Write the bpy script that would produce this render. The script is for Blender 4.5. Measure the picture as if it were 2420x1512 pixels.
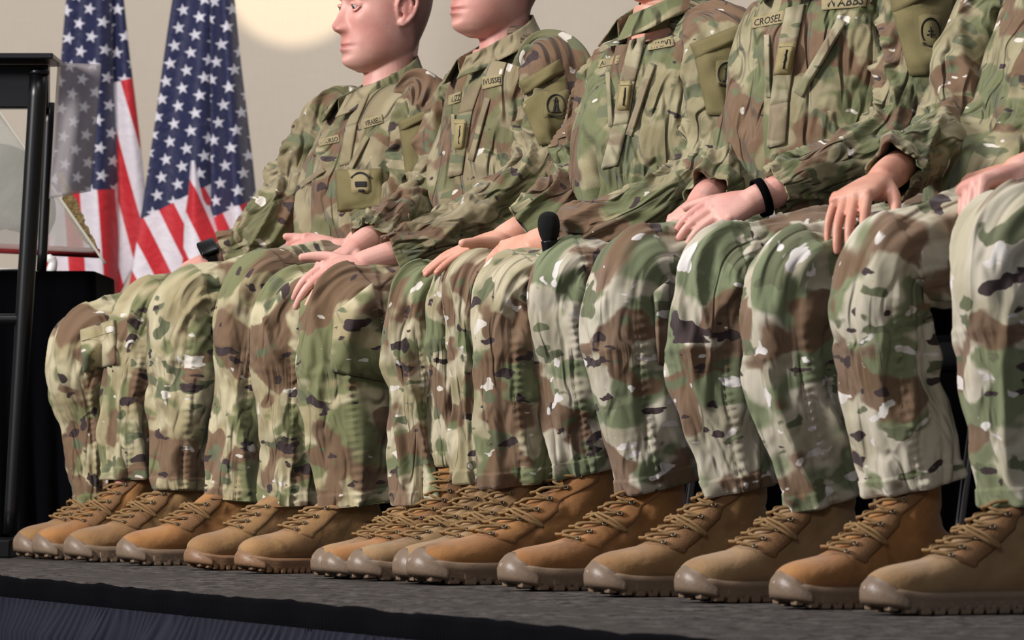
import bpy, bmesh, math, random
import numpy as np
from mathutils import Vector, Matrix
from mathutils.bvhtree import BVHTree

for o in list(bpy.data.objects): bpy.data.objects.remove(o, do_unlink=True)
SC = bpy.context.scene
COL = SC.collection

# ------------------------------------------------------------------ camera
FPX = 11800.0
CAMZ = 0.27
PITCH = math.atan(291/FPX)
cam = bpy.data.cameras.new('camera'); camo = bpy.data.objects.new('camera', cam); COL.objects.link(camo)
cam.sensor_width = 36.0; cam.lens = FPX/2420*36.0
camo.location = (0, 0, CAMZ); camo.rotation_euler = (math.pi/2+PITCH, 0, 0)
cam.clip_end = 200
cam.dof.use_dof = True; cam.dof.focus_distance = 10.0; cam.dof.aperture_fstop = 12.0
SC.camera = camo

# ------------------------------------------------------------------ world, lights, exposure
w = bpy.data.worlds.new('world'); SC.world = w; w.use_nodes = True
w.node_tree.nodes['Background'].inputs[0].default_value = (0.86, 0.90, 1.0, 1)
w.node_tree.nodes['Background'].inputs[1].default_value = 0.15
SC.view_settings.view_transform = 'Standard'; SC.view_settings.look = 'None'
SC.view_settings.exposure = 0.24; SC.view_settings.gamma = 1.0; SC.view_settings.use_curve_mapping = False

def area(name, loc, target, size, power, color):
    l = bpy.data.lights.new(name, 'AREA'); l.shape = 'RECTANGLE'; l.size = size[0]; l.size_y = size[1]
    l.energy = power; l.color = color
    o = bpy.data.objects.new(name, l); COL.objects.link(o); o.location = loc
    d = Vector(target)-Vector(loc); o.rotation_euler = d.to_track_quat('-Z', 'Y').to_euler()
    return o
area('key_light', (-7.6, 6.6, 4.0), (0, 9.4, .6), (1.6, 1.6), 840, (1.0, .965, .94))
area('overhead_light', (-.6, 9.0, 4.8), (0, 10.0, 0), (2.0, 2.0), 85, (1.0, .95, .92))
area('front_fill_light', (-1.5, .0, 3.6), (0, 9.0, .5), (2.0, 1.6), 66, (.95, .96, 1.0))
area('wall_wash_light', (0, 13.5, 6.0), (0, 19.5, 1.0), (8.0, 1.5), 260, (1.0, .95, .90))
sp = bpy.data.lights.new('wall_spot_light', 'SPOT'); sp.energy = 620; sp.color = (1.0, .84, .62)
sp.spot_size = math.radians(7.6); sp.spot_blend = .12; sp.shadow_soft_size = .035
spo = bpy.data.objects.new('wall_spot_light', sp); COL.objects.link(spo)
spo.location = (-.86, 15.4, 3.3)
spo.rotation_euler = (Vector((-.86, 19.6, 2.13))-Vector(spo.location)).to_track_quat('-Z', 'Y').to_euler()

# ------------------------------------------------------------------ geometry helpers
R3 = np.array([.4083, -.91285, 0.]); F3 = np.array([-.91285, -.4083, 0.]); UP = np.array([0, 0, 1.])
V0 = -3.7087
cp, sn = math.cos(PITCH), math.sin(PITCH)
def ray(px, py):
    x = (px-1210)/FPX; y = (756-py)/FPX
    return np.array([x, cp-y*sn, sn+y*cp])
CAM = np.array([0, 0, CAMZ])
def PZ(px, py, Y):
    d = ray(px, py); return CAM+d*(Y/d[1])
def PU(px, py, u):
    d = ray(px, py); return CAM+d*(u/(d@R3))
def PF(px, v, z=0.):            # point at column px, facing coordinate v, height z
    d = ray(px, 1047); t = v/(d@F3); p = d*t; p[2] = z; return p
def nrm(a): a = np.asarray(a, float); return a/(np.linalg.norm(a)+1e-12)
def sc_at(p): return FPX/p[1]

rs = np.random.RandomState(7)
_T = rs.rand(64, 64, 64)
def vnoise(p):                  # smooth value noise, p (...,3) -> -1..1
    p = np.asarray(p, float); i = np.floor(p).astype(int); f = p-i; f = f*f*(3-2*f)
    x0, y0, z0 = i[..., 0] % 64, i[..., 1] % 64, i[..., 2] % 64
    x1, y1, z1 = (x0+1) % 64, (y0+1) % 64, (z0+1) % 64
    fx, fy, fz = f[..., 0], f[..., 1], f[..., 2]
    c = lambda a, b, t: a+(b-a)*t
    r = c(c(c(_T[x0, y0, z0], _T[x1, y0, z0], fx), c(_T[x0, y1, z0], _T[x1, y1, z0], fx), fy),
          c(c(_T[x0, y0, z1], _T[x1, y0, z1], fx), c(_T[x0, y1, z1], _T[x1, y1, z1], fx), fy), fz)
    return r*2-1
def ridge(a, b, c, w=.35):      # soft sharp-crested folds
    n = vnoise(np.stack([a, b, c+0*a], -1))
    return np.exp(-(n/w)**2)

def link(name, me, mats=None, parent=None):
    o = bpy.data.objects.new(name, me); COL.objects.link(o)
    if mats is not None:
        for m in (mats if isinstance(mats, (list, tuple)) else [mats]): me.materials.append(m)
    if parent is not None: o.parent = parent
    return o
def mesh_np(name, verts, faces, uvs=None, smooth=True):
    me = bpy.data.meshes.new(name)
    me.from_pydata([tuple(map(float, v)) for v in verts], [], [tuple(map(int, f)) for f in faces])
    if uvs is not None:
        ul = me.uv_layers.new(name='UVMap')
        idx = np.empty(len(me.loops), int); me.loops.foreach_get('vertex_index', idx)
        ul.data.foreach_set('uv', np.asarray(uvs, float)[idx].ravel())
    if smooth: me.polygons.foreach_set('use_smooth', [True]*len(me.polygons))
    me.update(); return me
def merge(parts):
    V = []; Fc = []; U = []; n = 0
    for p in parts:
        v, f = p[0], p[1]; u = p[2] if len(p) > 2 and p[2] is not None else np.zeros((len(v), 2))
        V.append(np.asarray(v, float)); U.append(u); Fc += [tuple(i+n for i in q) for q in f]; n += len(v)
    return np.concatenate(V), Fc, np.concatenate(U)
def catmull(P, n):
    P = np.asarray(P, float); P = np.vstack([2*P[0]-P[1], P, 2*P[-1]-P[-2]])
    m = len(P)-3; t = np.linspace(0, m-1e-9, n); i = np.floor(t).astype(int); f = (t-i)[:, None]
    a, b, c, d = P[i], P[i+1], P[i+2], P[i+3]
    return .5*((2*b)+(-a+c)*f+(2*a-5*b+4*c-d)*f**2+(-a+3*b-3*c+d)*f**3)
def lerp_rows(P, n):
    P = np.asarray(P, float); t = np.linspace(0, len(P)-1, n)
    return np.stack([np.interp(t, np.arange(len(P)), P[:, k]) for k in range(P.shape[1])], 1)
def loft(pts, ra, rb, S, n=120, m=72, disp=None, capa=True, capb=True, ex=2.0, smooth=3, uoff=0.):
    """tube along pts; ra radius along S x T, rb radius along S. returns verts, faces, uv"""
    D = catmull(np.column_stack([pts, ra, rb]), n)
    for _ in range(smooth):
        D[1:-1] = .25*D[:-2]+.5*D[1:-1]+.25*D[2:]
    C = D[:, :3]; a = D[:, 3]; b = D[:, 4]
    T = np.gradient(C, axis=0); T /= np.linalg.norm(T, axis=1)[:, None]+1e-12
    S = np.asarray(S, float)
    if S.ndim == 1: S = np.tile(S, (n, 1))
    else: S = lerp_rows(S, n)
    Sx = S-(T*S).sum(1)[:, None]*T; Sx /= np.linalg.norm(Sx, axis=1)[:, None]
    B = np.cross(Sx, T)
    s = np.concatenate([[0], np.cumsum(np.linalg.norm(np.diff(C, axis=0), axis=1))])
    th = np.linspace(0, 2*np.pi, m+1)
    ct, st = np.cos(th), np.sin(th)
    ce = np.sign(ct)*np.abs(ct)**(2/ex); se = np.sign(st)*np.abs(st)**(2/ex)
    TH, SS = np.meshgrid(th, s)
    d = disp(SS, TH, s[-1]) if disp else 0*TH
    d[:, -1] = d[:, 0]
    dirv = B[:, None]*ce[None, :, None]*a[:, None, None]+Sx[:, None]*se[None, :, None]*b[:, None, None]
    ln = np.linalg.norm(dirv, axis=2)[..., None]
    V = C[:, None]+dirv*(1+d[..., None]/np.maximum(ln, 1e-4))
    rm = .5*(a.max()+b.max())
    UV = np.stack([TH*rm+uoff, SS+uoff*1.7], -1)
    V = V.reshape(-1, 3); UV = UV.reshape(-1, 2)
    q = m+1; Fs = []
    for i in range(n-1):
        for j in range(m):
            Fs.append((i*q+j, i*q+j+1, (i+1)*q+j+1, (i+1)*q+j))
    V = list(V); UV = list(UV)
    if capa: V.append(C[0]); UV.append(UV[0]); k = len(V)-1; Fs += [(j+1, j, k) for j in range(m)]
    if capb: V.append(C[-1]); UV.append(UV[(n-1)*q]); k = len(V)-1; Fs += [((n-1)*q+j, (n-1)*q+j+1, k) for j in range(m)]
    return np.array(V), Fs, np.array(UV)
def capsule(pts, rad, n=14, m=16, flat=1.0, S=None):
    """closed tube with rounded ends"""
    pts = np.asarray(pts, float); rad = np.asarray(rad, float)
    d0 = nrm(pts[0]-pts[1]); d1 = nrm(pts[-1]-pts[-2])
    P = [pts[0]+d0*rad[0]*.95, pts[0]+d0*rad[0]*.6]+list(pts)+[pts[-1]+d1*rad[-1]*.6, pts[-1]+d1*rad[-1]*.95]
    Rr = [rad[0]*.25, rad[0]*.8]+list(rad)+[rad[-1]*.8, rad[-1]*.25]
    if S is None:
        T = nrm(pts[-1]-pts[0]); S = nrm(np.cross(T, UP if abs(T[2]) < .9 else F3))
    return loft(P, np.array(Rr)*flat, Rr, S, n=max(n, 4*len(P)), m=m, smooth=0)
def ellipsoid(c, ax, M=None, n=16, m=20):
    th = np.linspace(0, np.pi, n); ph = np.linspace(0, 2*np.pi, m, endpoint=False)
    V = [np.array([0, 0, 1.])]
    for t in th[1:-1]:
        for p in ph: V.append(np.array([math.sin(t)*math.cos(p), math.sin(t)*math.sin(p), math.cos(t)]))
    V.append(np.array([0, 0, -1.])); V = np.array(V)*np.array(ax)
    if M is not None: V = V@np.asarray(M)
    V = V+np.asarray(c); Fs = []
    for j in range(m): Fs.append((0, 1+j, 1+(j+1) % m))
    for i in range(n-3):
        for j in range(m): Fs.append((1+i*m+j, 1+(i+1)*m+j, 1+(i+1)*m+(j+1) % m, 1+i*m+(j+1) % m))
    k = len(V)-1; b = 1+(n-3)*m
    for j in range(m): Fs.append((b+j, k, b+(j+1) % m))
    return V, Fs, None
def box(c, sz, M=None, bev=0.):
    bm = bmesh.new(); bmesh.ops.create_cube(bm, size=1)
    for v in bm.verts: v.co = Vector((v.co.x*sz[0], v.co.y*sz[1], v.co.z*sz[2]))
    if bev: bmesh.ops.bevel(bm, geom=bm.edges[:], offset=bev, segments=3, affect='EDGES', profile=.5)
    V = np.array([v.co[:] for v in bm.verts]); bm.verts.index_update()
    Fs = [tuple(v.index for v in f.verts) for f in bm.faces]; bm.free()
    if M is not None: V = V@np.asarray(M)
    return V+np.asarray(c), Fs, None
def remesh(parts, voxel, smooth=4, name='m'):
    V, Fs, _ = merge(parts)
    me = mesh_np(name+'_raw', V, Fs)
    bm = bmesh.new(); bm.from_mesh(me); bmesh.ops.recalc_face_normals(bm, faces=bm.faces); bm.to_mesh(me); bm.free()
    o = bpy.data.objects.new('tmp', me); COL.objects.link(o)
    md = o.modifiers.new('r', 'REMESH'); md.mode = 'VOXEL'; md.voxel_size = voxel; md.use_smooth_shade = True
    if smooth:
        ms = o.modifiers.new('s', 'SMOOTH'); ms.factor = .5; ms.iterations = smooth
    dg = bpy.context.evaluated_depsgraph_get(); dg.update()
    out = bpy.data.meshes.new_from_object(o.evaluated_get(dg), depsgraph=dg)
    out.name = name
    bpy.data.objects.remove(o, do_unlink=True); bpy.data.meshes.remove(me)
    return out
def get_co(me):
    a = np.empty(len(me.vertices)*3); me.vertices.foreach_get('co', a); return a.reshape(-1, 3)
def bvh_of(me):
    return BVHTree.FromPolygons([v.co.copy() for v in me.vertices], [tuple(p.vertices) for p in me.polygons])
def bvh_np(V, Fs): return BVHTree.FromPolygons([Vector(v) for v in V], Fs)

def thing(name, label, cat, loc=(0, 0, 0), group=None):
    o = bpy.data.objects.new(name, None); COL.objects.link(o); o.location = loc
    o.empty_display_size = .05
    o['label'] = label; o['category'] = cat
    if group: o['group'] = group
    return o
def tag(o, label, cat, group=None, kind=None):
    if label: o['label'] = label
    if cat: o['category'] = cat
    if group: o['group'] = group
    if kind: o['kind'] = kind
    return o

# ------------------------------------------------------------------ materials
def lin(c): return tuple(((x/255)/12.92 if x/255 <= .04045 else ((x/255+.055)/1.055)**2.4) for x in c)+(1,)
class NT:
    def __init__(s, name):
        s.m = bpy.data.materials.new(name); s.m.use_nodes = True; s.t = s.m.node_tree; s.b = s.t.nodes['Principled BSDF']
    def n(s, typ, **k):
        x = s.t.nodes.new(typ)
        for a, b in k.items(): setattr(x, a, b)
        return x
    def l(s, a, b): s.t.links.new(a, b)
    def math(s, op, a, b=None, c=None, clamp=False):
        x = s.n('ShaderNodeMath', operation=op); x.use_clamp = clamp
        for i, v in enumerate((a, b, c)):
            if v is None: continue
            if isinstance(v, (int, float)): x.inputs[i].default_value = v
            else: s.l(v, x.inputs[i])
        return x.outputs[0]
    def mix(s, f, a, b):
        x = s.n('ShaderNodeMix', data_type='RGBA')
        for sk, v in ((x.inputs[0], f), (x.inputs[6], a), (x.inputs[7], b)):
            if isinstance(v, (int, float, tuple)): sk.default_value = v
            else: s.l(v, sk)
        return x.outputs[2]
    def ramp(s, f, lo, hi):
        x = s.n('ShaderNodeMapRange'); x.interpolation_type = 'SMOOTHSTEP'; s.l(f, x.inputs[0])
        x.inputs[1].default_value = lo; x.inputs[2].default_value = hi; return x.outputs[0]
    def noise(s, vec, scale, det=3, rough=.5, dist=0.):
        x = s.n('ShaderNodeTexNoise'); s.l(vec, x.inputs['Vector']); x.inputs['Scale'].default_value = scale
        x.inputs['Detail'].default_value = det; x.inputs['Roughness'].default_value = rough
        x.inputs['Distortion'].default_value = dist; return x.outputs[0]
    def mapping(s, vec, loc=(0, 0, 0), scale=(1, 1, 1), rot=(0, 0, 0)):
        x = s.n('ShaderNodeMapping'); s.l(vec, x.inputs[0]); x.inputs[1].default_value = loc
        x.inputs[2].default_value = rot; x.inputs[3].default_value = scale; return x.outputs[0]
    def bump(s, h, strength, dist=.001):
        x = s.n('ShaderNodeBump'); s.l(h, x.inputs['Height']); x.inputs['Strength'].default_value = strength
        x.inputs['Distance'].default_value = dist; return x.outputs[0]

def simple(name, col, rough=.6, metal=0., bump=None, var=0., scale=40., coat=0., spec=.4):
    t = NT(name); c = t.n('ShaderNodeTexCoord').outputs['Object']
    nz = t.noise(c, scale, 4)
    a = lin(col); b = tuple(x*(1-var) for x in a[:3])+(1,)
    t.l(t.mix(nz, b, a), t.b.inputs['Base Color'])
    t.b.inputs['Roughness'].default_value = rough; t.b.inputs['Metallic'].default_value = metal
    t.b.inputs['Specular IOR Level'].default_value = spec
    if coat: t.b.inputs['Coat Weight'].default_value = coat
    if bump: t.l(t.bump(t.noise(c, bump[0], 5), bump[1], bump[2]), t.b.inputs['Normal'])
    return t.m

def camo(name, seed, base=(166, 154, 124), pale=(188, 178, 152), olive=(116, 120, 86), brown=(112, 86, 66),
         dark=(62, 50, 50), cream=(208, 201, 190), lightamt=.5, darkamt=.5, greenamt=.5, sc=1.0, coords='UV', bstr=.75, brlo=0.):
    t = NT(name); tc = t.n('ShaderNodeTexCoord').outputs[coords]
    rnd = t.n('ShaderNodeObjectInfo').outputs['Random']
    off = t.n('ShaderNodeCombineXYZ'); t.l(t.math('MULTIPLY', rnd, 37.), off.inputs[2]); off.inputs[0].default_value = seed*3.1
    v = t.n('ShaderNodeVectorMath', operation='ADD'); t.l(tc, v.inputs[0]); t.l(off.outputs[0], v.inputs[1]); v = v.outputs[0]
    wn = t.n('ShaderNodeTexNoise'); t.l(v, wn.inputs['Vector']); wn.inputs['Scale'].default_value = 22*sc; wn.inputs['Detail'].default_value = 3
    w1 = t.n('ShaderNodeVectorMath', operation='SUBTRACT'); t.l(wn.outputs['Color'], w1.inputs[0]); w1.inputs[1].default_value = (.5, .5, .5)
    w2 = t.n('ShaderNodeVectorMath', operation='SCALE'); t.l(w1.outputs[0], w2.inputs[0]); w2.inputs['Scale'].default_value = .022/sc
    w3 = t.n('ShaderNodeVectorMath', operation='ADD'); t.l(v, w3.inputs[0]); t.l(w2.outputs[0], w3.inputs[1]); v = w3.outputs[0]
    def layer(ox, su, sv, lo, hi, det=1.5, rot=0.):
        return t.ramp(t.noise(t.mapping(v, (ox, ox*.7, ox*.3), (su*sc, sv*sc, su*sc), (0, 0, rot)), 1.0, det, .45), lo, hi)
    col = t.mix(layer(1.3, 9, 14, .38, .62, 2), lin(base), lin(pale))
    g = .60-.10*greenamt
    col = t.mix(layer(5.1, 7, 12, g-.03, g+.03, 2), col, lin(olive))
    col = t.mix(t.math('MULTIPLY', layer(9.7, 6, 10, .525+brlo, .565+brlo, 2.5), .92), col, lin(brown))
    g2 = .65-.05*greenamt
    col = t.mix(layer(21.3, 12, 24, g2, g2+.03, 2), col, lin((100, 104, 78)))
    dk = .69-.10*darkamt
    col = t.mix(layer(13.9, 11, 25, dk, dk+.015, 2.5, .15), col, lin(dark))
    cr = .715-.10*lightamt
    col = t.mix(layer(31.7, 15, 28, cr, cr+.018, 2.5, -.2), col, lin(cream))
    # woven ripstop grain and worn lightness
    wv = t.noise(t.mapping(tc, scale=(1, 1, 1)), 900, 2)
    mm = t.math('MULTIPLY_ADD', wv, .22, .89)
    mx = t.n('ShaderNodeVectorMath', operation='SCALE'); t.l(col, mx.inputs[0]); t.l(mm, mx.inputs['Scale'])
    t.l(mx.outputs[0], t.b.inputs['Base Color'])
    t.b.inputs['Roughness'].default_value = .88
    t.b.inputs['Specular IOR Level'].default_value = .25
    t.b.inputs['Sheen Weight'].default_value = .12
    cr_ = t.math('ABSOLUTE', t.math('SUBTRACT', t.noise(t.mapping(tc, scale=(1, .45, 1), rot=(0, 0, .5)), 13, 2, .5, .3), .5))
    cr_ = t.math('MULTIPLY', t.ramp(cr_, 0., .08), .55 if bstr > .9 else .32)
    h = t.math('ADD', t.math('ADD', cr_, t.noise(t.mapping(tc, scale=(1, .7, 1), rot=(0, 0, .4)), 18, 2, .45, .2)), t.math('MULTIPLY', wv, .03))
    t.l(t.bump(h, bstr, .016 if bstr < .9 else .026), t.b.inputs['Normal'])
    return t.m

M = {}
M['camo_a'] = camo('camo_cotton_a', 1, base=(156, 144, 110), pale=(188, 178, 146), olive=(116, 118, 82), lightamt=.35, darkamt=.5, greenamt=.5)
M['camo_b'] = camo('camo_cotton_b', 2, base=(150, 140, 108), olive=(112, 118, 84), lightamt=.55, darkamt=.45, greenamt=.7)
M['camo_c'] = camo('camo_cotton_c', 3, base=(168, 160, 138), pale=(192, 184, 166), olive=(116, 124, 94), cream=(216, 210, 206), brlo=.022, lightamt=.75, darkamt=.5, greenamt=.75)
M['camo_d'] = camo('camo_cotton_d', 4, base=(176, 168, 144), pale=(196, 188, 170), olive=(120, 126, 94), cream=(214, 208, 202), brlo=.022, lightamt=.6, darkamt=.6, greenamt=.5)
M['jacket_a'] = camo('camo_jacket_a', 5, base=(136, 124, 96), pale=(154, 143, 114), bstr=1., olive=(110, 108, 76), lightamt=.15, darkamt=.2, greenamt=.6, sc=1.15)
M['jacket_b'] = camo('camo_jacket_b', 6, base=(138, 129, 98), pale=(158, 149, 118), bstr=1., olive=(108, 112, 78), lightamt=.3, darkamt=.25, greenamt=.8, sc=1.15)
M['trim_a'] = camo('camo_trim_a', 8, base=(136, 125, 96), pale=(150, 140, 112), olive=(122, 116, 86), brown=(126, 112, 88), lightamt=0., darkamt=0., greenamt=.3, sc=1.2)
M['trim_b'] = camo('camo_trim_b', 9, base=(142, 134, 106), pale=(160, 152, 126), olive=(124, 122, 92), brown=(130, 116, 94), lightamt=.1, darkamt=0., greenamt=.3, sc=1.2)
M['olive_patch'] = simple('olive_loop_cloth', (122, 112, 74), .9, bump=(900, .5, .002), var=.3, scale=300)
M['tan_tape'] = simple('tan_tape_cloth', (158, 144, 108), .9, bump=(700, .4, .002), var=.25, scale=300)
M['tan_shirt'] = simple('coyote_undershirt', (120, 104, 76), .9, var=.2)
M['thread_black'] = simple('black_thread', (34, 30, 30), .8, var=.3)
M['khaki_thread'] = simple('khaki_thread', (126, 118, 88), .85, var=.3)
M['rank_gold'] = simple('rank_tab_cloth', (156, 142, 100), .85, bump=(700, .4, .002), var=.2)
def suede(name, c1, c2, c3):
    t = NT(name); c = t.n('ShaderNodeTexCoord').outputs['Object']
    r = t.n('ShaderNodeObjectInfo').outputs['Random']
    o = t.n('ShaderNodeVectorMath', operation='ADD'); t.l(c, o.inputs[0]); t.l(r, o.inputs[1]); c2v = o.outputs[0]
    col = t.mix(t.ramp(t.noise(c2v, 14, 3), .35, .65), lin(c1), lin(c2))
    col = t.mix(t.ramp(t.noise(c2v, 9, 4, .6, 1.), .55, .75), col, lin(c3))
    fine = t.noise(c, 420, 3)
    mx = t.n('ShaderNodeVectorMath', operation='SCALE'); t.l(col, mx.inputs[0]); t.l(t.math('MULTIPLY_ADD', fine, .35, .82), mx.inputs['Scale'])
    t.l(mx.outputs[0], t.b.inputs['Base Color']); t.b.inputs['Roughness'].default_value = .85
    t.b.inputs['Sheen Weight'].default_value = .25; t.b.inputs['Specular IOR Level'].default_value = .2
    h = t.math('ADD', t.noise(c2v, 35, 3), t.math('MULTIPLY', fine, .12))
    t.l(t.bump(h, .45, .005), t.b.inputs['Normal']); return t.m
M['suede_a'] = suede('tan_suede', (156, 120, 78), (138, 103, 66), (112, 80, 52))
M['suede_b'] = suede('orange_tan_suede', (162, 114, 66), (140, 96, 56), (112, 74, 44))
M['suede_c'] = suede('sand_suede', (152, 122, 86), (138, 108, 74), (116, 88, 60))
M['nylon'] = simple('tan_nylon', (140, 102, 66), .75, bump=(500, .5, .003), var=.25, scale=60)
M['rubber'] = simple('taupe_rubber', (134, 112, 92), .42, bump=(120, .25, .003), var=.25, scale=60)
M['rubber_b'] = simple('brown_rubber', (138, 104, 76), .45, bump=(120, .25, .003), var=.25, scale=60)
M['rubber_cap'] = simple('toe_cap_rubber', (128, 108, 90), .42, bump=(90, .3, .003), var=.3, scale=40)
M['lace'] = simple('tan_lace', (150, 118, 76), .8, bump=(1500, .6, .001), var=.35, scale=500)
M['eyelet'] = simple('eyelet_metal', (120, 108, 92), .35, .9)
M['black_cloth'] = simple('black_cloth', (5, 5, 8), 1., bump=(300, .3, .002), var=.3, spec=.06)
M['black_paint'] = simple('black_paint', (10, 10, 13), .34, var=.2)
M['black_plastic'] = simple('black_plastic', (6, 6, 8), .3)
M['foam'] = simple('black_foam', (9, 9, 10), .95, bump=(700, .8, .003), var=.4, scale=300)
M['chrome'] = simple('chair_chrome', (150, 150, 155), .2, 1.)
M['white'] = simple('white_ceramic', (228, 226, 222), .35)
M['upholstery'] = simple('black_upholstery', (6, 6, 9), .9, bump=(300, .4, .002), var=.4, spec=.1)

def skin(name, c1, c2):
    t = NT(name); c = t.n('ShaderNodeTexCoord').outputs['Object']
    at = t.n('ShaderNodeAttribute', attribute_name='tint').outputs['Fac']
    col = t.mix(t.ramp(t.noise(c, 16, 3), .35, .65), lin(c1), lin(c2))
    col = t.mix(at, col, lin((168, 84, 80)))
    ah = t.n('ShaderNodeAttribute', attribute_name='stubble').outputs['Fac']
    col = t.mix(t.math('MULTIPLY', ah, t.math('MULTIPLY_ADD', t.noise(c, 1400, 2), .6, .45), clamp=True), col, lin((84, 62, 42)))
    t.l(col, t.b.inputs['Base Color']); t.b.inputs['Roughness'].default_value = .48
    t.b.inputs['Subsurface Weight'].default_value = .12; t.b.inputs['Subsurface Radius'].default_value = (.012, .004, .002)
    t.b.inputs['Subsurface Scale'].default_value = .6
    t.l(t.bump(t.noise(c, 420, 4), .25, .0015), t.b.inputs['Normal']); return t.m
M['skin_a'] = skin('skin_fair', (218, 166, 153), (208, 148, 136))
M['skin_b'] = skin('skin_warm', (216, 162, 140), (206, 144, 122))
M['hair'] = simple('short_brown_hair', (92, 70, 50), .8, bump=(1500, .9, .003), var=.45, scale=900)
M['eye_white'] = simple('eye_white', (200, 190, 184), .2)
M['iris'] = simple('eye_iris', (46, 50, 56), .15)

# wall, floor, stage
def wallmat():
    t = NT('beige_wall_cloth'); c = t.n('ShaderNodeTexCoord').outputs['Object']
    f = t.noise(t.mapping(c, scale=(1, 1, .06)), 160, 2)
    g = t.noise(t.mapping(c, scale=(.06, 1, 1)), 160, 2)
    k = t.math('MULTIPLY_ADD', t.math('ADD', f, g), .10, .90)
    mx = t.n('ShaderNodeVectorMath', operation='SCALE'); mx.inputs[0].default_value = lin((208, 196, 180))[:3]; t.l(k, mx.inputs['Scale'])
    t.l(mx.outputs[0], t.b.inputs['Base Color']); t.b.inputs['Roughness'].default_value = .85; return t.m
M['wall'] = wallmat()
def carpetmat():
    t = NT('charcoal_stage_carpet'); c = t.n('ShaderNodeTexCoord').outputs['Object']
    a = t.noise(t.mapping(c, scale=(1, .35, 1)), 30, 8, .8); b = t.noise(c, 3, 6, .7)
    col = t.mix(t.ramp(a, .36, .64), lin((36, 34, 35)), lin((106, 100, 96)))
    col = t.mix(t.ramp(b, .38, .68), col, lin((74, 69, 66)))
    t.l(col, t.b.inputs['Base Color']); t.b.inputs['Roughness'].default_value = 1.; t.b.inputs['Specular IOR Level'].default_value = .1
    t.l(t.bump(a, .6, .01), t.b.inputs['Normal']); return t.m
M['carpet'] = carpetmat()
M['hall_floor'] = simple('dark_hall_floor', (46, 44, 46), .8, var=.3)

def flagmat():
    t = NT('stars_and_stripes_cloth'); uv = t.n('ShaderNodeTexCoord').outputs['UV']
    sp_ = t.n('ShaderNodeSeparateXYZ'); t.l(uv, sp_.inputs[0]); U, Vv = sp_.outputs[0], sp_.outputs[1]
    # V runs across the 13 stripes (0..1), U along the fly (0..1.9); canton U<.76, V>6/13
    k = t.math('FLOORED_MODULO', t.math('FLOOR', t.math('MULTIPLY', Vv, 13.)), 2.)
    red = t.math('LESS_THAN', k, .5)
    col = t.mix(red, lin((226, 218, 226)), lin((196, 24, 38)))
    can = t.math('LESS_THAN', U, .76)
    col = t.mix(can, col, lin((15, 21, 68)))
    # staggered star grid
    A, Bc = .0633, .054
    gx = t.math('DIVIDE', U, A); gy = t.math('DIVIDE', Vv, Bc)
    ix = t.math('ROUND', gx); iy = t.math('ROUND', gy)
    def star(ix, iy):
        dx = t.math('MULTIPLY', t.math('SUBTRACT', gx, ix), A); dy = t.math('MULTIPLY', t.math('SUBTRACT', gy, iy), Bc)
        r = t.math('SQRT', t.math('ADD', t.math('MULTIPLY', dx, dx), t.math('MULTIPLY', dy, dy)))
        a = t.math('ARCTAN2', dx, dy)
        a = t.math('ABSOLUTE', t.math('SUBTRACT', t.math('FLOORED_MODULO', t.math('ADD', a, math.pi/5+4*math.pi/5*5), 2*math.pi/5), math.pi/5))
        Rr = .0305; ri = .40*Rr; nx = ri*math.sin(math.pi/5); ny = Rr-ri*math.cos(math.pi/5)
        px = t.math('MULTIPLY', r, t.math('COSINE', a)); py = t.math('MULTIPLY', r, t.math('SINE', a))
        ln = t.math('ADD', t.math('MULTIPLY', px, nx), t.math('MULTIPLY', py, ny))
        return t.math('LESS_THAN', ln, Rr*nx)
    # only cells where ix+iy is even carry a star: test the nearest even cell via rotation by halves
    hx = t.math('MULTIPLY', t.math('ADD', gx, gy), .5); hy = t.math('MULTIPLY', t.math('SUBTRACT', gx, gy), .5)
    jx = t.math('ROUND', hx); jy = t.math('ROUND', hy)
    s_ = star(t.math('ADD', jx, jy), t.math('SUBTRACT', jx, jy))
    col = t.mix(t.math('MULTIPLY', s_, can), col, lin((216, 214, 224)))
    t.l(col, t.b.inputs['Base Color']); t.b.inputs['Roughness'].default_value = .6; t.b.inputs['Sheen Weight'].default_value = .2
    wv = t.noise(t.mapping(uv, scale=(1, 1, 1)), 30, 3)
    t.l(t.bump(wv, .25, .02), t.b.inputs['Normal'])
    return t.m
M['flag'] = flagmat()
def clear(name, col, rough, alpha):
    t = NT(name); t.b.inputs['Base Color'].default_value = lin(col); t.b.inputs['Roughness'].default_value = rough
    c = t.n('ShaderNodeTexCoord').outputs['Object']
    t.b.inputs['Transmission Weight'].default_value = 0.
    t.b.inputs['Alpha'].default_value = alpha
    t.l(t.bump(t.noise(t.mapping(c, scale=(1, 1, 1)), 5, 2, .5, .3), .35, .02), t.b.inputs['Normal'])
    t.m.blend_method = 'BLEND' if hasattr(t.m, 'blend_method') else None
    return t.m
M['sheet'] = clear('hazy_clear_sheet', (138, 130, 130), .5, .5)
M['acrylic'] = clear('clear_acrylic', (196, 194, 186), .08, .30)
M['acrylic_edge'] = clear('acrylic_edge', (226, 220, 204), .12, .75)
M['case_red'] = simple('red_base_felt', (168, 42, 48), .7, var=.3)
M['gold_fringe'] = simple('gold_fringe', (210, 180, 120), .4, .3, bump=(200, 1., .01), var=.5, scale=90)
M['folded'] = simple('folded_grey_cloth', (132, 134, 122), .8, bump=(40, .8, .01), var=.35, scale=18)

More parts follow.
